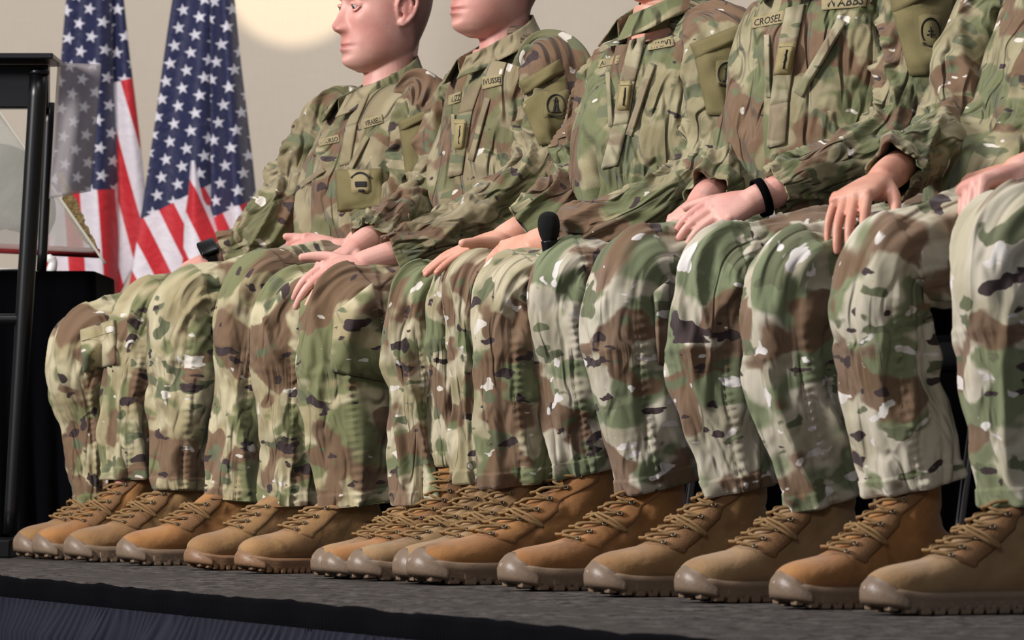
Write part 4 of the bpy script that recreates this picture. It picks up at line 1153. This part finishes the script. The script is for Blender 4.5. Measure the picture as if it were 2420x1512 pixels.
def rank(D, corners):
    r = decal(D, 'rank_tab', corners, M['rank_gold'], n=10, puff=.014)
    if r:
        stroke(D, r[0], r[1], [[(.5, .25), (.5, .78)], [(.47, .38), (.53, .50), (.47, .6)]], .0018, M['thread_black'], 'rank_mark')
        stroke(D, r[0], r[1], [[(.04, .03), (.96, .03), (.96, .97), (.04, .97), (.04, .03)], [(.05, .14), (.95, .14)]], .0010, M['khaki_thread'], 'stitching')
def slant_pocket(D, a, b, wpx, name='chest_zip_pocket'):
    a, b = np.array(a, float), np.array(b, float); d = b-a; nrm_ = np.array([-d[1], d[0]])/np.linalg.norm(d)*wpx/2
    r = decal(D, name, [a+nrm_, a-nrm_, b-nrm_, b+nrm_], M['trim_a' if D['mats'][1] is M['jacket_a'] else 'trim_b'], n=16, puff=.005)
    return r

SU_A = (M['suede_a'], M['rubber'], M['rubber_cap'], M['nylon'])
SU_B = (M['suede_b'], M['rubber'], M['rubber_cap'], M['nylon'])
SU_C = (M['suede_c'], M['rubber'], M['rubber_cap'], M['nylon'])
SU_D = (M['suede_a'], M['rubber_b'], M['rubber_b'], M['nylon'])

PP = []
PP.append(dict(u=-11.05, seed=1., label='farthest person in camouflage, only legs show, at the left end beside the black table',
    mats=(M['camo_a'], M['jacket_a']), hip=(790, 690), vox=.006,
    legs=[dict(toe=40, K=(190, 818, 82), M=(213, 1000, 55), C=(236, 1180, 50), kind=0, m=SU_A),
          dict(toe=85, K=(342, 748, 74), M=(306, 950, 58), C=(304, 1120, 54), kind=0, m=SU_B)],
    torso=[(800, 660), (830, 540), (860, 440), (890, 330), (925, 235)], hw=[.12, .12, .12, .12, .12], hd=[.10, .11, .11, .10, .09],
    head=(915, 40), hs=.78, yaw=0))
PP.append(dict(u=-10.60, seed=2., label='seated person in camouflage whose eyes and nose show, wearing a square black wristwatch',
    mats=(M['camo_a'], M['jacket_a']), hip=(905, 668), skin=M['skin_a'], face=True, vox=.0026,
    legs=[dict(toe=160, K=(440, 727, 84), M=(437, 950, 77), C=(432, 1145, 70), kind=0, m=SU_A),
          dict(toe=285, K=(605, 697, 85), M=(580, 930, 68), C=(558, 1172, 66), kind=0, m=SU_B)],
    torso=[(880, 680), (862, 560), (865, 440), (908, 325), (910, 222)], hw=[.19, .20, .20, .205, .205],
    head=(906, 20), hs=1.18, ch=.092, cr=1.06, hyaw=2, hpitch=-2, roll=6, yaw=4,
    arms=[dict(p=[(1010, 215, -10.40), (1000, 300, -10.37), (985, 420, -10.36), (940, 510, -10.37), (860, 560, -10.42), (830, 592, -10.45), (800, 590, -10.46)], r=[62, 68, 64, 58, 50, 44, 30], elbow=3, cuff=4, seed=1,
            hand=dict(kn=(722, 590, -10.48), tip=(660, 596, -10.5), ac=UP-.5*R3, palm=-R3-.3*UP, o=dict(sc=1.02, curl=(45, 60, 45), thumb=(1.0, .12, .1), thumbcurl=8))),
          dict(p=[(800, 255, -10.80), (745, 340, -10.82), (690, 440, -10.83), (640, 520, -10.82), (580, 580, -10.86), (525, 600, -10.88), (500, 610, -10.88)], r=[58, 62, 58, 56, 46, 40, 30], elbow=3, cuff=5, seed=2,
            hand=dict(kn=(438, 634, -10.90), tip=(385, 665, -10.92), ac=R3, palm=-UP, o=dict(sc=.95, curl=(20, 25, 15))))]))
PP.append(dict(u=-9.95, seed=3., label='seated person in camouflage cropped just above the mouth, hands reaching over the knees',
    mats=(M['camo_a'], M['jacket_a']), hip=(1250, 655), skin=M['skin_a'], face=True, vox=.0026,
    legs=[dict(toe=445, K=(680, 737, 84), M=(684, 950, 72), C=(692, 1182, 66), kind=1, m=SU_D),
          dict(toe=565, K=(800, 738, 95), M=(815, 950, 95), C=(840, 1178, 84), kind=1, m=SU_D)],
    torso=[(1230, 660), (1205, 540), (1190, 400), (1200, 250), (1190, 112)], hw=[.19, .20, .20, .205, .205],
    head=(1172, -66), hs=1.16, hyaw=2, roll=6, yaw=3,
    arms=[dict(p=[(1310, 130, -9.74), (1320, 220, -9.72), (1300, 340, -9.72), (1250, 430, -9.70), (1120, 520, -9.70), (985, 582, -9.69), (920, 604, -9.69), (860, 622, -9.69)], r=[72, 82, 78, 68, 58, 50, 46, 28], elbow=3, cuff=6, seed=1,
            hand=dict(kn=(785, 646, -9.68), tip=(720, 690, -9.68), ac=UP*.55-R3*.8, palm=-UP-R3, o=dict(sc=1.05, curl=(25, 25, 15), thumb=(.8, .5, -.1)))),
          dict(p=[(1085, 215, -10.14), (1060, 300, -10.15), (1040, 400, -10.15), (1000, 480, -10.12), (930, 530, -10.05), (868, 568, -9.98), (835, 590, -9.96)], r=[60, 62, 60, 58, 52, 48, 26], elbow=3, cuff=5, seed=2,
            hand=dict(kn=(775, 625, -9.92), tip=(725, 665, -9.9), ac=R3, palm=-UP, o=dict(sc=1.0, curl=(25, 30, 15))))]))
PP.append(dict(u=-9.45, seed=4., label='person mid-row with only narrow camouflage legs showing, behind the person with the microphone',
    mats=(M['camo_b'], M['jacket_a']), hip=(1500, 640), vox=.006,
    legs=[dict(toe=745, K=(975, 712, 68), M=(992, 950, 62), C=(1000, 1178, 62), kind=2, m=SU_A, s=.95),
          dict(toe=770, K=(1063, 668, 64), M=(1068, 900, 60), C=(1076, 1085, 60), kind=0, m=SU_B, s=.95)],
    torso=[(1510, 650), (1530, 520), (1550, 400), (1570, 280), (1590, 190)], hw=[.15, .15, .15, .15, .15], hd=[.11, .12, .11, .10, .09],
    head=(1610, 60), hs=.95, yaw=0))
PP.append(dict(u=-8.97, seed=5., label='seated person in camouflage with head cropped and a black microphone standing in the lap',
    mats=(M['camo_b'], M['jacket_b']), hip=(1600, 622), skin=M['skin_b'], vox=.003,
    legs=[dict(toe=832, K=(1115, 668, 64), M=(1128, 900, 62), C=(1150, 1122, 62), kind=2, m=SU_C, s=.98),
          dict(toe=940, K=(1197, 692, 80), M=(1207, 930, 84), C=(1228, 1128, 76), kind=2, m=SU_C)],
    torso=[(1600, 650), (1560, 520), (1540, 370), (1572, 200), (1578, 16)], hw=[.19, .20, .20, .21, .21],
    head=(1570, -160), hs=1.12, hyaw=4, roll=6, yaw=7,
    arms=[dict(p=[(1700, 70, -8.76), (1715, 170, -8.73), (1700, 310, -8.72), (1650, 430, -8.70), (1520, 500, -8.68), (1400, 535, -8.76), (1345, 550, -8.82), (1270, 572, -8.90)], r=[80, 96, 90, 78, 64, 54, 50, 28], elbow=3, cuff=6, seed=1,
            hand=dict(kn=(1190, 602, -8.95), tip=(1120, 625, -8.97), ac=UP*.4-R3*.9, palm=-UP, o=dict(sc=1.0, curl=(25, 25, 15)))),
          dict(p=[(1450, 165, -9.16), (1410, 270, -9.18), (1375, 380, -9.18), (1350, 450, -9.15), (1290, 500, -9.1), (1240, 536, -9.12), (1195, 560, -9.14)], r=[66, 70, 66, 62, 54, 50, 30], elbow=3, cuff=5, seed=2,
            hand=dict(kn=(1108, 588, -9.14), tip=(1030, 600, -9.14), ac=R3-.1*UP, palm=-UP, o=dict(sc=1.08, curl=(4, 10, 8), thumb=(.95, .15, -.35), thumbcurl=5)))]))
PP.append(dict(u=-8.50, seed=6., label='seated person in camouflage with both hands together on a thigh and a thin black wristband',
    mats=(M['camo_c'], M['jacket_b']), hip=(2040, 590), skin=M['skin_a'], vox=.003,
    legs=[dict(toe=975, K=(1328, 677, 92), M=(1350, 920, 90), C=(1388, 1098, 78), kind=2, m=SU_B, s=1.12),
          dict(toe=1190, K=(1482, 662, 104), M=(1502, 920, 100), C=(1547, 1135, 88), kind=2, m=SU_B, s=1.1)],
    torso=[(2020, 600), (1965, 480), (1930, 340), (1935, 160), (1965, -85)], hw=[.19, .20, .205, .215, .22], hd=[.14, .15, .145, .14, .13],
    head=(1960, -280), hs=1.12, hyaw=4, roll=4, yaw=14,
    arms=[dict(p=[(2150, -40, -8.30), (2180, 60, -8.26), (2165, 200, -8.24), (2120, 320, -8.22), (2000, 390, -8.22), (1890, 430, -8.22), (1835, 452, -8.22), (1780, 475, -8.23)], r=[92, 108, 98, 82, 68, 58, 52, 32], elbow=3, cuff=6, seed=1,
            hand=dict(kn=(1695, 502, -8.24), tip=(1630, 552, -8.24), ac=UP*.6-R3*.75, palm=-UP, o=dict(sc=1.05, curl=(22, 25, 15)))),
          dict(p=[(1815, 90, -8.68), (1800, 190, -8.70), (1775, 300, -8.70), (1750, 370, -8.66), (1705, 420, -8.6), (1672, 462, -8.54), (1655, 480, -8.52)], r=[70, 72, 66, 62, 56, 50, 32], elbow=3, cuff=5, seed=2,
            hand=dict(kn=(1620, 510, -8.46), tip=(1600, 560, -8.44), ac=R3, palm=-UP+.2*F3, o=dict(sc=1.0, curl=(30, 35, 20))))]))
PP.append(dict(u=-7.72, seed=7., label='seated person in camouflage at the right with one hand draped over a pale thigh',
    mats=(M['camo_c'], M['jacket_b']), hip=(2520, 565), skin=M['skin_b'], vox=.003,
    legs=[dict(toe=1395, K=(1687, 657, 104), M=(1702, 920, 100), C=(1742, 1140, 88), kind=0, m=SU_A, s=1.1),
          dict(toe=1610, K=(1862, 672, 106), M=(1888, 930, 100), C=(1952, 1165, 98), kind=0, m=SU_C, s=1.1)],
    torso=[(2450, 600), (2445, 480), (2500, 340), (2550, 160), (2600, -140)], hw=[.19, .20, .205, .215, .22], hd=[.14, .15, .145, .14, .13],
    head=(2590, -340), hs=1.12, roll=4, yaw=14,
    arms=[dict(p=[(2370, 0, -7.90), (2310, 110, -7.92), (2270, 230, -7.90), (2235, 320, -7.86), (2160, 370, -7.72), (2110, 405, -7.62), (2085, 425, -7.58)], r=[80, 86, 82, 78, 68, 60, 34], elbow=3, cuff=5, seed=2,
            hand=dict(kn=(2012, 468, -7.52), tip=(1966, 560, -7.47), ac=R3*.9-UP*.1, palm=-UP-.3*F3, o=dict(sc=1.06, curl=(38, 18, 10), spread=1., thumb=(.85, .35, .3))))]))
PP.append(dict(u=-7.05, seed=8., label='nearest person, mostly out of frame, bare forearm and closed hand at the right edge',
    mats=(M['camo_d'], M['jacket_b']), hip=(2860, 470), skin=M['skin_a'], vox=.003,
    legs=[dict(toe=1835, K=(2077, 642, 120), M=(2103, 900, 110), C=(2157, 1132, 100), kind=0, m=SU_B, s=1.08),
          dict(toe=2050, K=(2378, 592, 134), M=(2402, 900, 118), C=(2442, 1162, 102), kind=0, m=SU_C, s=1.08)],
    torso=[(2900, 620), (2905, 480), (2915, 340), (2940, 160), (2980, -160)], hw=[.19, .20, .205, .215, .22], hd=[.14, .15, .145, .14, .13],
    head=(2975, -380), hs=1.12, roll=4, yaw=8,
    arms=[dict(p=[(2770, 0, -7.26), (2720, 120, -7.26), (2685, 230, -7.24), (2640, 330, -7.2), (2570, 352, -7.15), (2500, 378, -7.13), (2420, 408, -7.12)], r=[80, 86, 82, 78, 70, 56, 46], elbow=3, cuff=4, seed=2,
            hand=dict(kn=(2300, 440, -7.11), tip=(2268, 510, -7.08), ac=R3*.8+UP*.1, palm=-UP-.2*F3, o=dict(sc=1.12, curl=(62, 50, 30), spread=.4, thumb=(.9, .2, .5))))]))
for d in PP: person(d)

# insignia, pockets, name tapes
P1, P2, P3, P4, P5, P6 = PP[1], PP[2], PP[4], PP[5], PP[6], PP[7]
def person_trim():
    D = P1
    sleeve_patch(D, [(944, 305), (1040, 262), (1028, 405), (962, 430)], [(940, 288), (1038, 248), (1042, 268), (946, 312)], [(976, 316), (1022, 312), (1026, 372), (980, 375)])
    nametape(D, [(858, 283), (903, 270), (905, 290), (860, 304)], 'VIRABELL'); nametape(D, [(752, 330), (800, 318), (803, 335), (755, 345)], 'OIURSO')
    slant_pocket(D, (868, 322), (826, 400), 12); slant_pocket(D, (765, 400), (708, 440), 12)
    r = decal(D, 'chest_panel', [(792, 402), (905, 398), (900, 488), (798, 500)], M['olive_patch'], n=16, puff=.010)
    r = decal(D, 'unit_patch', [(822, 400), (880, 400), (882, 462), (826, 464)], M['tan_tape'], n=12, puff=.016)
    if r:
        sh = [(.12, .22), (.3, .06), (.5, .02), (.7, .06), (.88, .22), (.9, .75), (.8, .93), (.5, .97), (.2, .93), (.1, .75), (.12, .22)]
        stroke(D, r[0], r[1], [sh, [(.14, .30), (.35, .16), (.5, .13), (.65, .16), (.86, .30)]], .0026, M['thread_black'], 'patch_border')
        stroke(D, r[0], r[1], [[(.28, .38), (.32, .7), (.68, .7), (.72, .38), (.60, .48), (.5, .36), (.40, .48), (.28, .38)], [(.30, .56), (.70, .56)], [(.31, .62), (.69, .62)], [(.30, .5), (.7, .5)], [(.42, .8), (.58, .8)]], .003, M['thread_black'], 'patch_emblem')
    D = P2
    sleeve_patch(D, [(1232, 245), (1338, 175), (1355, 330), (1275, 345)], [(1225, 195), (1322, 140), (1335, 168), (1240, 225)], [(1282, 212), (1345, 212), (1345, 282), (1284, 284)])
    nametape(D, [(1138, 182), (1186, 175), (1187, 200), (1140, 212)], 'IVUSSEJ'); nametape(D, [(1060, 226), (1090, 216), (1088, 240), (1058, 250)], 'MUZZ')
    rank(D, [(1074, 282), (1104, 280), (1096, 352), (1070, 355)]); slant_pocket(D, (1152, 232), (1112, 380), 13); slant_pocket(D, (1070, 270), (1075, 380), 8)
    D = P3
    sleeve_patch(D, [(1640, 130), (1765, 70), (1742, 272), (1672, 272)], [(1630, 105), (1762, 52), (1770, 90), (1645, 140)], [(1686, 136), (1750, 136), (1752, 208), (1688, 212)])
    nametape(D, [(1532, 100), (1590, 84), (1594, 108), (1530, 120)], 'WABVT'); nametape(D, [(1416, 142), (1466, 130), (1462, 150), (1414, 160)], 'ARTIC')
    rank(D, [(1466, 192), (1494, 190), (1486, 264), (1456, 262)]); slant_pocket(D, (1542, 150), (1486, 320), 15); slant_pocket(D, (1436, 170), (1444, 300), 10)
    D = P4
    sleeve_patch(D, [(2110, 30), (2260, -30), (2236, 175), (2150, 180)], [(2100, -20), (2250, -60), (2262, -30), (2110, 32)], [(2165, 30), (2230, 28), (2234, 116), (2170, 118)], 1)
    nametape(D, [(1942, -6), (2052, -20), (2046, 16), (1942, 24)], 'WABBS'); nametape(D, [(1778, 42), (1856, 24), (1850, 54), (1776, 68)], 'CROSEL')
    rank(D, [(1842, 100), (1884, 98), (1868, 180), (1828, 178)]); slant_pocket(D, (1990, 48), (1886, 225), 22); slant_pocket(D, (1812, 82), (1816, 230), 12)
    for D, ln, wd in ((P1, [(862, 222), (830, 300), (815, 392)], 26), (P2, [(1128, 190), (1100, 270), (1084, 360), (1075, 420)], 34), (P3, [(1508, 95), (1482, 200), (1466, 300), (1440, 400)], 38), (P4, [(1880, 20), (1858, 130), (1842, 250), (1835, 350)], 44)):
        ln = np.array(ln, float)
        for a_, b_ in zip(ln[:-1], ln[1:]):
            decal(D, 'front_placket', [(a_[0]-wd/2, a_[1]), (a_[0]+wd/2, a_[1]-wd*.25), (b_[0]+wd/2, b_[1]-wd*.25), (b_[0]-wd/2, b_[1])], M['trim_a' if D['mats'][1] is M['jacket_a'] else 'trim_b'], n=12, puff=.003, thick=.003)
    # buttoned jacket hem seams and thigh cargo pockets
    for D, q in ((P2, [(792, 740), (880, 668), (925, 905), (780, 876)]), (PP[0], [(190, 780), (270, 755), (275, 860), (196, 880)]), (P4, [(1545, 690), (1580, 660), (1580, 860), (1556, 860)])):
        r = decal(D, 'cargo_pocket', q, D['mats'][0], n=18, tgt='tr_bvh', puff=.008, thick=.004)
        if r: stroke(D, r[0], r[1], [[(.05, .04), (.95, .04), (.95, .96), (.05, .96), (.05, .04)], [(.04, .26), (.96, .26)]], .0009, M['khaki_thread'], 'stitching')
person_trim()

# things worn
def band(D, name, c, ax, r, wdt, mat, flat=1.):
    V = []; n_ = 40; ax = nrm(ax); a = nrm(np.cross(ax, R3)); b = np.cross(ax, a)
    prof = [(-.5, 0), (-.5, .0025), (.5, .0025), (.5, 0)]
    for i in range(n_):
        t_ = 2*math.pi*i/n_
        for x, h in prof: V.append(np.asarray(c)+ax*x*wdt+(a*math.cos(t_)+b*math.sin(t_))*(r+h))
    Fs = [(i*4+j, ((i+1) % n_)*4+j, ((i+1) % n_)*4+(j+1) % 4, i*4+(j+1) % 4) for i in range(n_) for j in range(4)]
    return kid(name, V, Fs, mat, D['root'])
wc = PU(497, 608, -10.88); ax = nrm(PU(438, 634, -10.90)-PU(560, 590, -10.87))
w_ = band(P1, 'wristwatch', wc, ax, .030, .024, M['black_plastic'])
up_ = nrm(UP*.75+R3*.7); up_ = nrm(up_-ax*(up_@ax)); sd = np.cross(ax, up_)
V, Fs, _ = box(wc+up_*.032, (.044, .044, .018), np.array([ax, sd, up_]), bev=.005)
link('watch_case', mesh_np('watch_case', V-np.array(P1['root'].location[:]), Fs), M['black_plastic'], w_)
c1 = PU(1800, 467, -8.226); band(P4, 'wristband', c1, nrm(PU(1700, 500, -8.24)-PU(1835, 452, -8.22)), .034, .016, M['black_cloth'])

# microphone resting in the lap
base = PU(1300, 600, -8.75); top = PU(1297, 535, -8.75); ax = nrm(top-base); r = 26/sc_at(top)
root = thing('microphone', 'black foam covered microphone standing in the lap between two camouflage knees', 'microphone', tuple(base))
V, Fs, _ = loft([top-ax*.030, top-ax*.018, top, top+ax*.018, top+ax*.026, top+ax*.029], [r*.62, r*.85, r*1.02, r*.9, r*.55, r*.15], [r*.62, r*.85, r*1.02, r*.9, r*.55, r*.15], R3, n=40, m=32)
kid('foam_windscreen', V, Fs, M['foam'], root)
V, Fs, _ = loft([base-ax*.02, base, top-ax*.028], [.013, .014, .017], [.013, .014, .017], R3, n=20, m=24); kid('handle', V, Fs, M['black_paint'], root)

# ------------------------------------------------------------------ chairs
def make_chair():
    t = thing('stacking_chair', '', 'chair', (0, 0, 0), 'black chairs under the seated row')
    V, Fs, _ = box((0, 0, .425), (.44, .44, .045), bev=.018); link('seat', mesh_np('seat', V, Fs), M['upholstery'], t)
    V, Fs, _ = box((-.235, 0, .60), (.03, .42, .24), bev=.012); link('backrest', mesh_np('backrest', V, Fs), M['upholstery'], t)
    for sy in (-1, 1):
        V, Fs, _ = capsule([(.19, sy*.20, .41), (.235, sy*.225, .020)], [.008, .008], m=10); link('leg', mesh_np('leg', V, Fs), M['chrome'], t)
        V, Fs, _ = capsule([(-.17, sy*.20, .41), (-.25, sy*.225, .020)], [.008, .008], m=10); link('leg', mesh_np('leg', V, Fs), M['chrome'], t)
        V, Fs, _ = capsule([(-.18, sy*.20, .41), (-.225, sy*.20, .46), (-.252, sy*.19, .70)], [.008]*3, m=10); link('back_frame', mesh_np('back_frame', V, Fs), M['chrome'], t)
    return t
ch0 = make_chair()
LB = ['black chair under the farthest seated person beside the black table', 'black chair under the person whose whole face shows', 'black chair under the person shown from the mouth down',
      'black chair under the person with knees pressed together', 'black chair under the person with the microphone', 'black chair under the person with hands together and black wristband',
      'black chair under the person draping a hand over a pale thigh', 'black chair under the nearest person at the right edge']
ang = math.atan2(F3[1], F3[0])
for i, d in enumerate(PP):
    if i == 0: c = ch0
    else:
        c = ch0.copy(); COL.objects.link(c)
        for k in list(ch0.children): q = k.copy(); COL.objects.link(q); q.parent = c
    h = PU(*d['hip'], d['u']); p = h*np.array([1, 1, 0])-F3*.03
    p = p+F3*(.16 if i == 7 else .08)
    c.location = tuple(p); c.rotation_euler = (0, 0, ang); c['label'] = LB[i]
